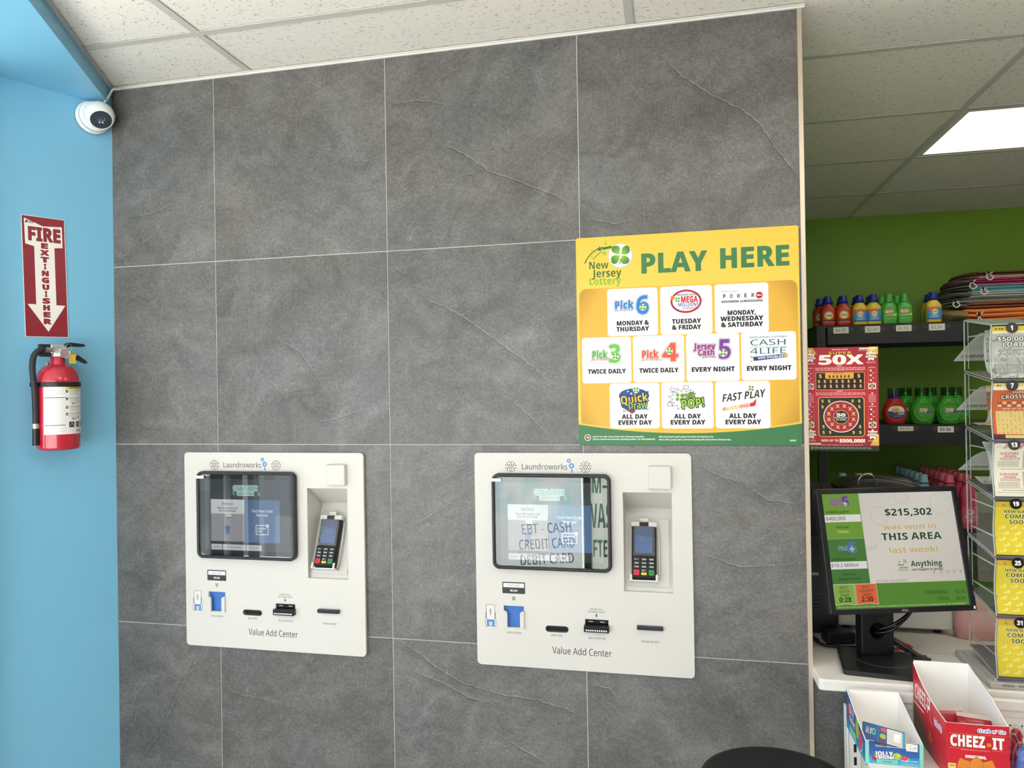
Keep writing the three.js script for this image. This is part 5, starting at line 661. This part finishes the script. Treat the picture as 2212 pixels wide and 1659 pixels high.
{
  const r = smallBottle('detergent_bottle', 'red detergent bottle with round logo, front row next to the yellow bottles', 'bottle', [2.394, SB, -2.23], '#b8321c', capBlue, tideLab); copyOf(r, [2.318, SB, -2.245], 0, 'red detergent bottle at the dim left end of the top shelf front row');
  const gr = 'red bottles in the back row of the top shelf'; [[2.296, -2.35, 'darkest red bottle in the back row at the left end of the top shelf'], [2.336, -2.345, 'red bottle in the back row behind the left one of the front red bottles'], [2.409, -2.34, 'red bottle in the back row behind the right one of the front red bottles']].forEach(([x, z, l]) => copyOf(r, [x, SB, z], 0, l, gr));
  const y = smallBottle('detergent_bottle', 'left one of the two yellow bottles standing together on the top shelf', 'bottle', [2.478, SB, -2.23], '#dcc02c', capBlue, simpleLab); copyOf(y, [2.549, SB, -2.23], 0, 'right one of the two yellow bottles standing together, beside the green bottles'); copyOf(y, [2.85, SB, -2.23], 0, 'single yellow bottle on the top shelf next to the laundry bags');
  const gy = 'yellow bottles in the back row of the top shelf'; [[2.488, -2.33, 'half hidden yellow bottle right behind the left one of the yellow pair'], [2.559, -2.33, 'half hidden yellow bottle right behind the right one of the yellow pair'], [2.862, -2.33, 'half hidden yellow bottle right behind the single yellow one']].forEach(([x, z, l]) => copyOf(y, [x, SB, z], 0, l, gy));
  const g = smallBottle('detergent_bottle', 'left one of the two small green bottles on the top shelf', 'bottle', [2.628, SB, -2.23], '#49a83a', capGreen, gainLab, undefined, true); copyOf(g, [2.705, SB, -2.23], 0, 'right one of the two small green bottles on the top shelf');
  const gg = 'small green bottles in the back row of the top shelf'; [[2.624, -2.35, 'small green bottle in the back row, behind the left green one'], [2.702, -2.35, 'small green bottle in the back row, behind the right green one']].forEach(([x, z, l]) => copyOf(g, [x, SB, z], 0, l, gg));
}
function jug(name, label, pos, body, spout, capM, labTex, wide, group) {
  const t = thing(name, label, 'jug', pos, 0, group), m = phy(body, 0.35);
  part('jug_body', loft([[0.0005, 0.042, 0.027, 2.6], [0.005, 0.048, 0.032, 2.8], [0.03, 0.0575, 0.035, 2.6], [0.062, 0.0615, 0.036, 2.4], [0.09, 0.058, 0.035, 2.4], [0.11, 0.048, 0.033, 2.3], [0.124, 0.038, 0.031, 2.2], [0.134, 0.0335, 0.0305, 2], [0.142, 0.0325, 0.03, 2]], 44), m, t);
  part('face_ring', tor(0.0495, 0.0036, 60, 10), m, t, [0, 0.066, 0.0335]); const ld = part('face_disc', cyl(0.048, 0.048, 0.003, 48).rotateX(PI / 2), m, t, [0, 0.066, 0.0335]);
  const L = wide ? roundShape(0.082, 0.066, 0.028) : roundShape(0.078, 0.054, 0.004); part('jug_label', uvBy(slab(L, 0.0006, 0), -0.041, -0.033, 0.082, 0.066), mapped(labTex, 0.4), ld, [0.001, wide ? 0.001 : 0, 0.0016]);
  part('spout', loft([[0.14, 0.03, 0.029, 2], [0.152, 0.029, 0.028, 2], [0.154, 0.018, 0.018, 2], [0.172, 0.013, 0.013, 2]], 32), spout, t);
  part('measuring_cap', lathe([[0.031, 0.152], [0.0325, 0.156], [0.0325, 0.196], [0.031, 0.198], [0, 0.198]], 40), capM, t); return t;
}
{
  const S2 = SH[1] + 0.0072, g = jug('detergent_jug', 'left one of the two large green jugs on the middle shelf', [2.786, S2, -2.235], '#3f9a2c', capGreen, pane('#74bd85', { roughness: 0.08 }), gainBig, false);
  copyOf(g, [2.914, S2, -2.235], 0, 'right one of the two large green jugs, beside the ticket dispenser'); const gg = 'green jugs in the back row of the middle shelf'; [[2.742, -2.36, 'green jug in the back row, between the red jug and the left green one'], [2.868, -2.36, 'green jug in the back row, between the two front green jugs'], [2.99, -2.34, 'green jug in the back row, seen beside the ticket dispenser']].forEach(([x, z, l]) => copyOf(g, [x, S2, z], 0, l, gg));
  jug('detergent_jug', 'large red jug with blue spout on the middle shelf', [2.648, S2, -2.235], '#b3241f', capBlue, pane('#c3d2e0', { roughness: 0.08 }), tideBig, true);
}
{
  const S3 = SH[2] + 0.0072;
  const soft = (label, x, z, body, cap, group, withLab) => { const t = thing('softener_bottle', label, 'bottle', [x, S3, z], 0, group); part('bottle_body', loft([[0.0005, 0.036, 0.026, 3], [0.006, 0.041, 0.03, 3], [0.12, 0.042, 0.031, 3], [0.15, 0.036, 0.028, 2.6], [0.175, 0.042, 0.03, 2.8], [0.21, 0.036, 0.027, 2.4], [0.236, 0.025, 0.023, 2], [0.246, 0.022, 0.022, 2]], 36), phy(body, 0.35), t); part('bottle_cap', loft([[0.243, 0.026, 0.026, 2], [0.252, 0.026, 0.026, 2], [0.254, 0.0225, 0.0225, 2], [0.287, 0.02, 0.02, 2], [0.289, 0.018, 0.018, 2]], 30), std(cap, 0.4), t); if (withLab) part('bottle_label', flatU(loft([[0.03, 0.0425, 0.0315, 3], [0.12, 0.0425, 0.0315, 3]], 24, 0.5, PI - 0.5, false)), mapped(softLab, 0.4), t); return t; };
  const p = soft('pink softener bottle at the front, beside the upper right monitor corner', 2.912, -2.225, '#cf4a6a', '#e0677f', undefined, true); copyOf(p, [3.003, S3, -2.225], 0, 'pink softener bottle at the front, seen through the ticket dispenser');
  for (const x of [2.908, 3.0]) for (let k = 1; k < 6; k++) copyOf(p, [x, S3, -2.225 - k * 0.082], 0, 'pink softener bottle in the rows behind the front two', 'pink softener bottles in the rows behind');
  const b = soft('pale blue softener bottle, frontmost of the blue row above the monitor', 2.785, -2.225, '#6f9fc0', '#8fb6cc', undefined, false); for (let k = 1; k < 6; k++) copyOf(b, [2.783, S3, -2.225 - k * 0.085], 0, 'pale blue softener bottle behind the frontmost one of its row', 'pale blue softener bottles in one row');
  const w = soft('white capped bottle on the low shelf, leftmost one above the monitor', 2.378, -2.24, '#5b6b5a', '#9fa79a', undefined, false); copyOf(w, [2.465, S3, -2.24], 0, 'white capped bottle on the low shelf, middle one above the monitor'); copyOf(w, [2.52, S3, -2.27], 0, 'white capped bottle on the low shelf, nearest the wire loop');
}
// laundry bags piled on the top shelf
{
  const cols = [['#ea8a48', 'orange'], ['#8a4f36', 'dark brown'], ['#e6dab4', 'beige'], ['#8d9495', 'dark grey'], ['#c4c9c9', 'light grey'], ['#62c3c9', 'teal'], ['#9fb1b8', 'blue-grey'], ['#a8306a', 'maroon'], ['#efe3bd', 'cream'], ['#6b3d30', 'chocolate brown']], ends = ['#8a7a4c', '#5d5f50', '#a5a79c', '#4a4f4b', '#5a6050', '#3f5643', '#6a7268', '#6a4a58', '#8a8370', '#5a3d32'];
  const th = [0.075, 0.03, 0.012, 0.018, 0.036, 0.017, 0.018, 0.036, 0.012, 0.026], x0 = [2.908, 2.928, 2.935, 2.94, 2.948, 2.965, 2.978, 2.985, 3.012, 3.03], where = ['bottom of the pile', 'second from the bottom of the pile', 'third from the bottom of the pile', 'fourth from the bottom of the pile', 'in the middle of the pile', 'above the light grey bag', 'above the teal bag', 'under the cream bag', 'second from the top', 'top of the pile'];
  let y = SH[0] + 0.0075;
  cols.forEach(([c, n], i) => {
    const t = thing('laundry_bag', `folded ${n} drawstring laundry bag, ${where[i]}`, 'laundry bag', [x0[i], y, -2.46], 0, 'laundry bags piled on the top shelf'), h = th[i], L = 0.62, D = 0.44 - i * 0.008, G = [0.135, 0.11, 0.12, 0.09, 0.115, 0.1, 0.085, 0.09, 0.1, 0.075][i];
    const wob = (g, k) => { const p = g.attributes.position; for (let q = 0; q < p.count; q++) { const a = p.getX(q), b = p.getY(q), d = p.getZ(q); const e = perlin.noise(a * 28 + i * 3, d * 22, i * 1.7); p.setXYZ(q, a, b * (1 + 0.12 * Math.sin(a * 31 + i * 2 + d * 9)) + h * 0.22 * e * Math.min(1, Math.abs(b) * 90), d + 0.009 * perlin.noise(a * 30, b * 160, i * 2.3) + 0.005 * Math.sin(a * 24 + i + b * 120)); } g.computeVertexNormals(); return k ? g : g; };
    const fold = (yy, hh, dz) => wob(loft([[G - 0.045, hh * 0.35, D * 0.4, 3], [G - 0.02, hh * 0.5, D * 0.46, 3.4], [G + 0.03, hh * 0.52, D * 0.49, 4], [L - 0.03, hh * 0.5, D * 0.49, 4], [L, hh * 0.3, D * 0.46, 3]], 30).rotateZ(-PI / 2), 0).translate(0, yy, dz);
    const n2 = h > 0.034 ? 3 : 2, parts = []; for (let k = 0; k < n2; k++) parts.push(fold(h * (k + 0.5) / n2, h / n2 * 1.02, (k % 2) * 0.006 - (n2 - k) * 0.002));
    part('folded_cloth', merge(parts), std(c, 0.85), t);
    part('gathered_end', wob(loft([[-0.003, h * 0.3, 0.05, 2], [0.01, h * 0.5, D * 0.32, 2.2], [0.03, h * 0.56, D * 0.44, 2.4], [0.06, h * 0.58, D * 0.49, 2.6], [G - 0.02, h * 0.52, D * 0.485, 3], [G, h * 0.3, D * 0.4, 3]], 28).rotateZ(-PI / 2), 0).translate(0, h / 2, 0.012), std(ends[i], 0.9), t);
    if (![0, 2, 5, 7, 9].includes(i)) { y += h - 0.0006; return; }
    const zx = D / 2 + 0.008, cx = [0.16, 0, 0.02, 0, 0, 0.13, 0, 0.06, 0, 0.1][i];
    part('cord', tube([[cx, h * 0.6, zx - 0.012], [cx + 0.012, h * 0.2, zx + 0.006], [cx + 0.026, -0.012, zx + 0.012], [cx + 0.008, -0.026, zx + 0.014], [cx - 0.008, -0.01, zx + 0.013], [cx + 0.004, h * 0.3, zx + 0.006], [cx + 0.03, h * 0.7, zx - 0.01]], 0.0034, 50), std('#d9d5cb', 0.8), t); part('cord_lock', rbox(0.012, 0.014, 0.012, 0.004), M.blackMatt, t, [cx + 0.006, h * 0.45, zx + 0.004]);
    y += h - 0.0006;
  });
}
// ---------- snack rack in front of the counter ----------
{
  const t = thing('snack_rack', 'white slotted metal snack rack standing in front of the counter', 'rack'), x0 = 1.8845, x1 = 2.84, Z = 0.1;
  for (const x of [x0 + 0.013, x1]) { const p = part('upright', rbox(0.028, 0.872, 0.03, 0.002), M.whiteMetal, t, [x, 0.437, Z + 0.0]); for (let i = 0; i < 16; i++) part('upright_slot', box(0.0065, 0.0205, 0.001), M.blackMatt, p, [0.001, 0.335 - i * 0.033, 0.0152]); part('upright_edge', rbox(0.004, 0.872, 0.034, 0.001), M.whiteMetal, p, [-0.0165, 0, 0.001]); }
  const pb = roundShape(x1 - x0 - 0.03, 0.874, 0.002, (x0 + x1) / 2, 0.438); const nx = 36, ny = 9; for (let j = 0; j < ny; j++) for (let i = 0; i < nx; i++) pb.holes.push(new THREE.Path().absarc(x0 + 0.045 + i * 0.0254, 0.853 - j * 0.0254 - 0.0, 0.0031, 0, 2 * PI));
  part('pegboard', new THREE.ExtrudeGeometry(pb, { depth: 0.003, bevelEnabled: false, curveSegments: 4 }), M.whiteMetal, t, [0, 0, Z - 0.004]);
  part('back_sheet', box(x1 - x0 - 0.03, 0.86, 0.001), M.blackMatt, t, [(x0 + x1) / 2, 0.431, Z - 0.006]);
  part('top_rail', merge([at(rbox(x1 - x0, 0.026, 0.016, 0.004), (x0 + x1) / 2, 0.905, Z), at(rbox(x1 - x0, 0.02, 0.01, 0.003), (x0 + x1) / 2, 0.884, Z - 0.003)]), M.whiteMetal, t);
  part('shelf', rbox(x1 - x0, 0.012, 0.3, 0.002), M.whiteMetal, t, [(x0 + x1) / 2 + 0.0, 0.822, Z + 0.158]);
  part('shelf_lower', rbox(x1 - x0, 0.016, 0.34, 0.002), M.whiteMetal, t, [(x0 + x1) / 2, 0.4, Z + 0.175]); part('foot', rbox(x1 - x0, 0.09, 0.36, 0.003), M.whiteMetal, t, [(x0 + x1) / 2, 0.046, Z + 0.18]);
}
const SY = 0.8284;
function wallPiece(name, pts, t, origin, ry, mat, parent, uvr) { const g = slab(polyShape(pts), t, 0); if (uvr) uvBy(g, ...uvr); return part(name, g, mat, parent, origin, [0, ry, 0]); }
const jollyFront = canvasTex(768, 384, (g, w, h) => {
  const q = g.createLinearGradient(0, 0, 0, h); q.addColorStop(0, '#2b4f9f'); q.addColorStop(0.5, '#2f62ad'); q.addColorStop(0.62, '#2f9fcf'); q.addColorStop(1, '#4fc0de'); g.fillStyle = q; g.fillRect(0, 0, w, h); g.fillStyle = '#8fdcc8'; g.fillRect(0, 0, 50, h); g.fillRect(w - 52, 0, 52, h);
  disc(g, 118, 245, 34, '#c8283f'); disc(g, 140, 268, 30, '#b51f36'); g.strokeStyle = '#7fb04a'; g.lineWidth = 5; g.beginPath(); g.moveTo(118, 215); g.quadraticCurveTo(130, 180, 100, 165); g.stroke(); disc(g, 420, 205, 62, '#a9c83f', 50); disc(g, 436, 190, 14, '#e3eeb0', 8); disc(g, 520, 225, 52, '#e24a5a', 34); g.strokeStyle = '#cfe8a0'; g.lineWidth = 10; g.beginPath(); g.arc(512, 215, 62, 0.1, 1.3); g.stroke();
  put(g, 'JOLLY', 250, 178, 232, 62, '#ffffff', { stroke: [['#1d2f5a', 16], ['#ffffff', 5]], rot: -0.04 }); put(g, 'rancher', 266, 228, 250, 46, '#ffffff', { stroke: [['#1d2f5a', 16], ['#ffffff', 4]], rot: -0.03 }); rr(g, 148, 262, 282, 62, 8, '#7fd6c2'); put(g, 'CHEWS', 286, 294, 132, 22, '#2b3f6a'); put(g, 'ORIGINAL FLAVORS', 585, 262, 220, 16, '#e8f6fb'); lines(g, 470, 300, 230, 2, 20, 6, '#e0f2f9'); rr(g, 250, 350, 130, 34, 6, '#f4f4f2'); put(g, 'NET WT', 315, 368, 80, 12, '#444');
});
const jollySide = canvasTex(768, 384, (g, w, h) => { const q = g.createLinearGradient(0, 0, 0, h); q.addColorStop(0, '#2b4f9f'); q.addColorStop(0.55, '#2f62ad'); q.addColorStop(0.7, '#2fa5d0'); q.addColorStop(1, '#4fc0de'); g.fillStyle = q; g.fillRect(0, 0, w, h); put(g, 'JOLLY', 230, 110, 230, 70, '#ffffff', { stroke: [['#1d2f5a', 18]] }); put(g, 'rancher', 250, 180, 250, 56, '#ffffff', { stroke: [['#1d2f5a', 18]] }); disc(g, 80, 150, 44, '#c8283f'); disc(g, 470, 160, 66, '#9fc23f', 76); disc(g, 600, 200, 74, '#e24a5a', 60); g.strokeStyle = '#eef6dd'; g.lineWidth = 12; g.beginPath(); g.arc(590, 190, 84, 0, 1.5); g.stroke(); rr(g, 160, 230, 250, 56, 8, '#7fd6c2'); lines(g, 20, 320, 700, 3, 18, 6, '#8fdcc8'); });
{
  const t = thing('candy_box', 'open blue and turquoise candy display box, nearly empty', 'box', [1.879, SY, 0.12]), W = 0.1225, D = 0.181, H0 = 0.0945, H1 = 0.0515, T = 0.0022, white = M.card, f = mapped(jollyFront, 0.35), s = mapped(jollySide, 0.35);
  wallPiece('back_wall', [[0, 0], [W, 0], [W, H0 + 0.002], [W * 0.62, H0 + 0.001], [0, H0]], T, [0, 0, 0], 0, white, t);
  for (const [x, out] of [[0, -1], [W - T, 1]]) { const p = [[0, 0], [D, 0], [D, H1], [D * 0.5, (H0 + H1) / 2 - 0.002], [0, H0]]; wallPiece('side_wall', p, T, [x + T, 0, 0], -PI / 2, white, t); wallPiece('side_print', p, 0.0006, [out < 0 ? x : x + T + 0.0006, 0, 0], -PI / 2, s, t, [0, -0.03, D, 0.13]); }
  const fp = [[0, 0], [W, 0], [W, H1], [W - 0.018, H1], [W - 0.03, H1 - 0.0015], [W - 0.032, H1 - 0.012], [0.022, H1 - 0.0125], [0.02, H1 - 0.002], [0.016, H1], [0, H1]]; wallPiece('front_wall', fp, T, [0, 0, D - T], 0, white, t); wallPiece('front_print', fp, 0.0006, [0, 0, D], 0, f, t, [0, -0.008, W, H1 + 0.008]);
  part('bottom', box(W - 0.002, 0.002, D), white, t, [W / 2, 0.0012, D / 2]);
  const note = canvasTex(192, 128, (g) => { g.fillStyle = '#efeeea'; g.fillRect(0, 0, 192, 128); g.strokeStyle = '#8a8e96'; g.lineWidth = 5; g.lineCap = 'round'; g.beginPath(); g.moveTo(46, 48); g.bezierCurveTo(56, 22, 88, 26, 78, 54); g.bezierCurveTo(70, 80, 46, 96, 40, 96); g.lineTo(92, 88); g.moveTo(106, 76); g.lineTo(110, 75); g.stroke(); ring(g, 128, 72, 12, '#8a8e96', 5, 15); ring(g, 156, 66, 12, '#8a8e96', 5, 15); });
  single('price_note', rbox(0.024, 0.0165, 0.0006, 0.0002), mapped(note, 0.7), 'small white handwritten 2.00 note stuck on the front of the blue candy box', 'note', [1.879 + 0.0985, SY + H1 - 0.009, 0.12 + D + 0.0012], [0, 0, -0.03]);
}
const pouchTex = canvasTex(512, 256, (g, w, h) => { g.fillStyle = '#255f9c'; g.fillRect(0, 0, w, h); put(g, 'JOLLY', 60, 110, 90, 34, '#fff', { rot: -PI / 2 + 0.1, stroke: [['#16264f', 8]] }); put(g, 'rancher', 100, 116, 100, 26, '#fff', { rot: -PI / 2 + 0.1, stroke: [['#16264f', 8]] }); rr(g, 120, 70, 40, 90, 6, '#7fd6c2'); rr(g, 130, 84, 20, 60, 3, '#255f9c'); g.fillStyle = '#6fa8cf'; g.fillRect(190, 0, 4, h); disc(g, 262, 52, 40, '#e24a5a', 30); disc(g, 250, 150, 38, '#a9c83f'); disc(g, 244, 214, 26, '#a01f5a'); g.fillStyle = '#ecebe8'; g.fillRect(300, 20, 180, 220); lines(g, 310, 40, 160, 10, 19, 6, '#9a9a98'); g.fillStyle = '#fafaf8'; g.fillRect(380, 60, 80, 130); g.fillStyle = '#4fa8d8'; g.fillRect(480, 20, 32, 220); });
{
  const m = single('candy_packet', rbox(0.092, 0.046, 0.012, 0.003), mapped(pouchTex, 0.35), 'blue candy packet leaning inside the blue display box', 'packet', [1.934, SY + 0.034, 0.236], [-0.95, 0.0, -0.24]); m.rotation.order = 'YXZ';
}
const cheezFront = canvasTex(768, 768, (g, w, h) => { g.fillStyle = '#cc1f33'; g.fillRect(0, 0, w, h); put(g, 'Grab n’ Go', 560, 82, 340, 46, '#4a5fb0', { stroke: [['#ffffff', 16]] }); g.fillStyle = '#e58a6a'; g.fillRect(40, 138, 690, 5); g.fillRect(40, 338, 130, 5); g.fillRect(560, 342, 140, 5); put(g, 'CHEEZ', 262, 236, 430, 150, '#f8f4ee', { stroke: [['#9a1020', 22], ['#f8f4ee', 10]] }); put(g, 'IT', 636, 244, 146, 150, '#f8f4ee', { stroke: [['#9a1020', 22], ['#f8f4ee', 10]] }); rr(g, 500, 246, 48, 44, 4, '#e39a2e'); disc(g, 524, 268, 5, '#9a4a16'); put(g, 'Baked snack crackers', 355, 352, 350, 18, '#f0b8a0', { plain: true }); put(g, 'ORIGINAL', 360, 446, 260, 34, '#f6efe6', { stroke: [['#f6efe6', 5]] });
  for (const [x, y, r, a] of [[370, 600, 120, 0.8], [210, 560, 70, 0.3], [520, 560, 70, 1.2], [300, 700, 90, 0.5], [480, 700, 90, 0.2], [150, 690, 70, 1]]) { g.save(); g.translate(x, y); g.rotate(a); rr(g, -r, -r, 2 * r, 2 * r, 10, '#df8a34', '#b9601f', 5); for (let i = 0; i < 30; i++) disc(g, rnd(-r, r) * 0.9, rnd(-r, r) * 0.9, rnd(2, 6), 'rgba(185,95,30,0.5)'); disc(g, 0, 0, 7, '#8a3f14'); g.restore(); } rr(g, 18, 552, 96, 70, 4, '#ecd27a'); put(g, '100%', 66, 586, 74, 24, '#5a3a12'); });
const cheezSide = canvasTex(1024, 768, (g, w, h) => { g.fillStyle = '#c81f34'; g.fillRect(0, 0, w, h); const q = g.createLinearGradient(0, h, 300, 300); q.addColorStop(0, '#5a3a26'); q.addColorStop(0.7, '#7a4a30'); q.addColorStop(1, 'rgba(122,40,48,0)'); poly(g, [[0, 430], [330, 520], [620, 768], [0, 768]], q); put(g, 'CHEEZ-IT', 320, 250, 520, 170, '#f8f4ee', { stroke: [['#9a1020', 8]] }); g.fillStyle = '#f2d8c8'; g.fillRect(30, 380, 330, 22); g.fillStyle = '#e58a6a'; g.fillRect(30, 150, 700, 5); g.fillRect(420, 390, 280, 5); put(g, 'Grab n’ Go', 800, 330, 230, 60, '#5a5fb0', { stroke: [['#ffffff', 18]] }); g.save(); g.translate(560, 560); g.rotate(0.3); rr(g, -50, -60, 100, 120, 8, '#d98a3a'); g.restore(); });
{
  const t = thing('cracker_box', 'tall open red cracker display box beside the blue candy box', 'box', [2.036, SY, 0.12]), W = 0.1245, D = 0.22, H0 = 0.178, H1 = 0.1235, T = 0.0022, white = M.card, f = mapped(cheezFront, 0.35), s = mapped(cheezSide, 0.35);
  wallPiece('back_wall', [[0, 0], [W, 0], [W, H0 + 0.001], [0.002, H0 + 0.0015], [0, H0 - 0.004]], T, [0, 0, 0], 0, white, t);
  const sl = [[0, 0], [D, 0], [D, H1], [D * 0.72, H1 + 0.003], [D * 0.45, H1 + 0.012], [D * 0.2, H1 + 0.028], [0, H0 - 0.004]], sr = [[0, 0], [D, 0], [D, H1], [D * 0.62, H1 + 0.028], [0, H0]];
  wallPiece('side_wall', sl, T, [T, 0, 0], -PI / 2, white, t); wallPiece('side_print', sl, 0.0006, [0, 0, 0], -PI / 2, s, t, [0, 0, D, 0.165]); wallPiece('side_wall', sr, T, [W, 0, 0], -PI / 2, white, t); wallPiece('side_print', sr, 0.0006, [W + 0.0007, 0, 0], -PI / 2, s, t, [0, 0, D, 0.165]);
  const fp = [[0, 0], [W, 0], [W, H1], [W * 0.5, H1 - 0.0015], [0, H1]]; wallPiece('front_wall', fp, T, [0, 0, D - T], 0, white, t); wallPiece('front_print', fp, 0.0006, [0, 0, D], 0, f, t, [0, 0.0, W, H1]); part('bottom', box(W - 0.002, 0.002, D), white, t, [W / 2, 0.0012, D / 2]);
}
const foil = phy('#a8142c', 0.28);
[['red foil snack bag at the left inside the red box', 2.071, 0.121, 0.245, -0.3, 0.1], ['red foil snack bag at the right inside the red box', 2.122, 0.116, 0.265, -0.42, -0.2], ['red foil snack bag nearest the front wall inside the red box', 2.095, 0.108, 0.3, -0.3, 0.05]].forEach(([l, x, y, z, rx, rz]) => {
  const t = thing('snack_bag', l, 'snack bag', [x, SY + y - 0.05, z], 0, 'snack bags in the red box'); t.rotation.order = 'YXZ'; t.rotation.set(rx, rz * 0.4, rz * 0.3);
  part('pouch', loft([[-0.034, 0.036, 0.002, 3], [-0.026, 0.038, 0.008, 3], [0, 0.038, 0.014, 2.6], [0.026, 0.038, 0.009, 3], [0.036, 0.037, 0.002, 3]], 32), foil, t); part('seal', box(0.073, 0.009, 0.0014), std('#d9c9c4', 0.35), t, [0, 0.041, 0]);
});
// baby-bottle shaped candies in clear packs at the right
[['red bottle-shaped candy pack at the back by the red box', 2.212, 0.248, '#b5243f', 0], ['dark red bottle-shaped candy pack touching the red box', 2.181, 0.293, '#a01f38', 0.2], ['blue bottle-shaped candy pack at the front by the red box', 2.19, 0.337, '#2a4fa8', 0], ['dark violet bottle-shaped candy pack at the far right', 2.23, 0.335, '#2b2a5a', 0]].forEach(([l, x, z, c, r], i) => {
  const t = thing('candy_pop', l, 'candy', [x, SY, z], r), s = 0.0165; part('candy_body', loft([[0.0006, 0.016, 0.013, 2.4], [0.03, 0.0175, 0.014, 2.4], [0.045, 0.017, 0.0135, 2.2], [0.052, 0.0125, 0.0115, 2], [0.058, 0.0115, 0.011, 2], [0.068, 0.012, 0.0115, 2], [0.076, 0.009, 0.009, 2], [0.081, 0.004, 0.004, 2]], 30), phy(c, 0.2), t);
  part('candy_label', loft([[0.008, 0.0172, 0.0142, 2.4], [0.036, 0.018, 0.0145, 2.4]], 24, 0.1, PI - 0.1, false), std(['#d9556a', '#c94a60', '#3fb0d8', '#6a4fa0'][i], 0.4), t);
  part('clear_pack', loft([[0.0004, 0.019, 0.0165, 2.6], [0.05, 0.021, 0.018, 2.4], [0.07, 0.019, 0.0165, 2.2], [0.088, 0.011, 0.009, 2]], 30), pane('#f4f6f8', { roughness: 0.1 }), t); void s;
});
// ---------- stool ----------
{
  const t = thing('bar_stool', 'round black stool seat rising from the bottom edge of the picture', 'stool', [1.6875, 0, 0.3205]), Y = 0.77, R = 0.185;
  part('seat', lathe([[0, Y - 0.05], [R - 0.02, Y - 0.05], [R - 0.004, Y - 0.042], [R, Y - 0.028], [R, Y - 0.008], [R - 0.004, Y - 0.002], [R - 0.016, Y + 0.001], [0, Y + 0.002]], 96), phy('#0c1011', 0.42), t); part('post', cyl(0.025, 0.025, Y - 0.07, 24), M.chrome, t, [0, (Y - 0.05) / 2 + 0.01, 0]); part('foot', lathe([[0, 0.001], [0.17, 0.001], [0.17, 0.008], [0.05, 0.03], [0.026, 0.05], [0, 0.05]], 64), M.chrome, t); part('footrest', tor(0.13, 0.009, 60, 12).rotateX(PI / 2), M.chrome, t, [0, 0.28, 0]);
  for (let i = 0; i < 3; i++) part('footrest_arm', cyl(0.007, 0.007, 0.12, 12).rotateZ(PI / 2).translate(0.07, 0, 0), M.chrome, t, [0, 0.28, 0], [0, i * 2 * PI / 3, 0]);
}
// ---------- outside the shop front ----------
const decalTex = canvasTex(1024, 1154, (g, w, h) => { g.fillStyle = '#e9ecea'; g.fillRect(0, 0, w, h); const ink = '#33383a'; for (let i = 0; i < 26; i++) { g.fillStyle = `rgba(${rnd() < 0.5 ? '150,200,215' : '255,255,255'},0.3)`; g.fillRect(rnd(0, w), rnd(0, h * 0.4), rnd(30, 160), rnd(60, 300)); } put(g, 'EBT - CASH', 640, 640, 560, 105, ink, { plain: true, rot: -0.08 }); put(g, 'CREDIT CARD', 640, 806, 620, 105, ink, { plain: true, rot: -0.08 }); put(g, 'DEBIT CARD', 640, 972, 600, 105, ink, { plain: true, rot: -0.08 }); });
const washTex = canvasTex(512, 768, (g, w, h) => { g.fillStyle = '#e9ebe0'; g.fillRect(0, 0, w, h); const ink = '#3f6a58'; put(g, 'M–F', 256, 110, 300, 120, ink); put(g, 'WASH', 256, 330, 440, 170, ink); put(g, 'AFTER 8', 256, 560, 440, 120, ink); });
{
  single('window_poster', new THREE.PlaneGeometry(0.71, 0.8), new THREE.MeshPhysicalMaterial({ map: decalTex, roughness: 0.75, transmission: 0.96, thickness: 0 }), 'white payment-cards film on the shop window, mirrored in the right touch screen', 'window sign', [0.435, 0.7, ZB - 0.012]);
  single('window_poster', new THREE.PlaneGeometry(0.3, 0.8), new THREE.MeshPhysicalMaterial({ map: washTex, roughness: 0.75, transmission: 0.96, thickness: 0 }), 'pale green wash-offer film on the shop window beside the payment film', 'window sign', [0.95, 0.7, ZB - 0.012]);
}
scene.traverse((o) => { if (o.isMesh) { o.castShadow = true; o.receiveShadow = true; } });
renderer.render(scene, camera);
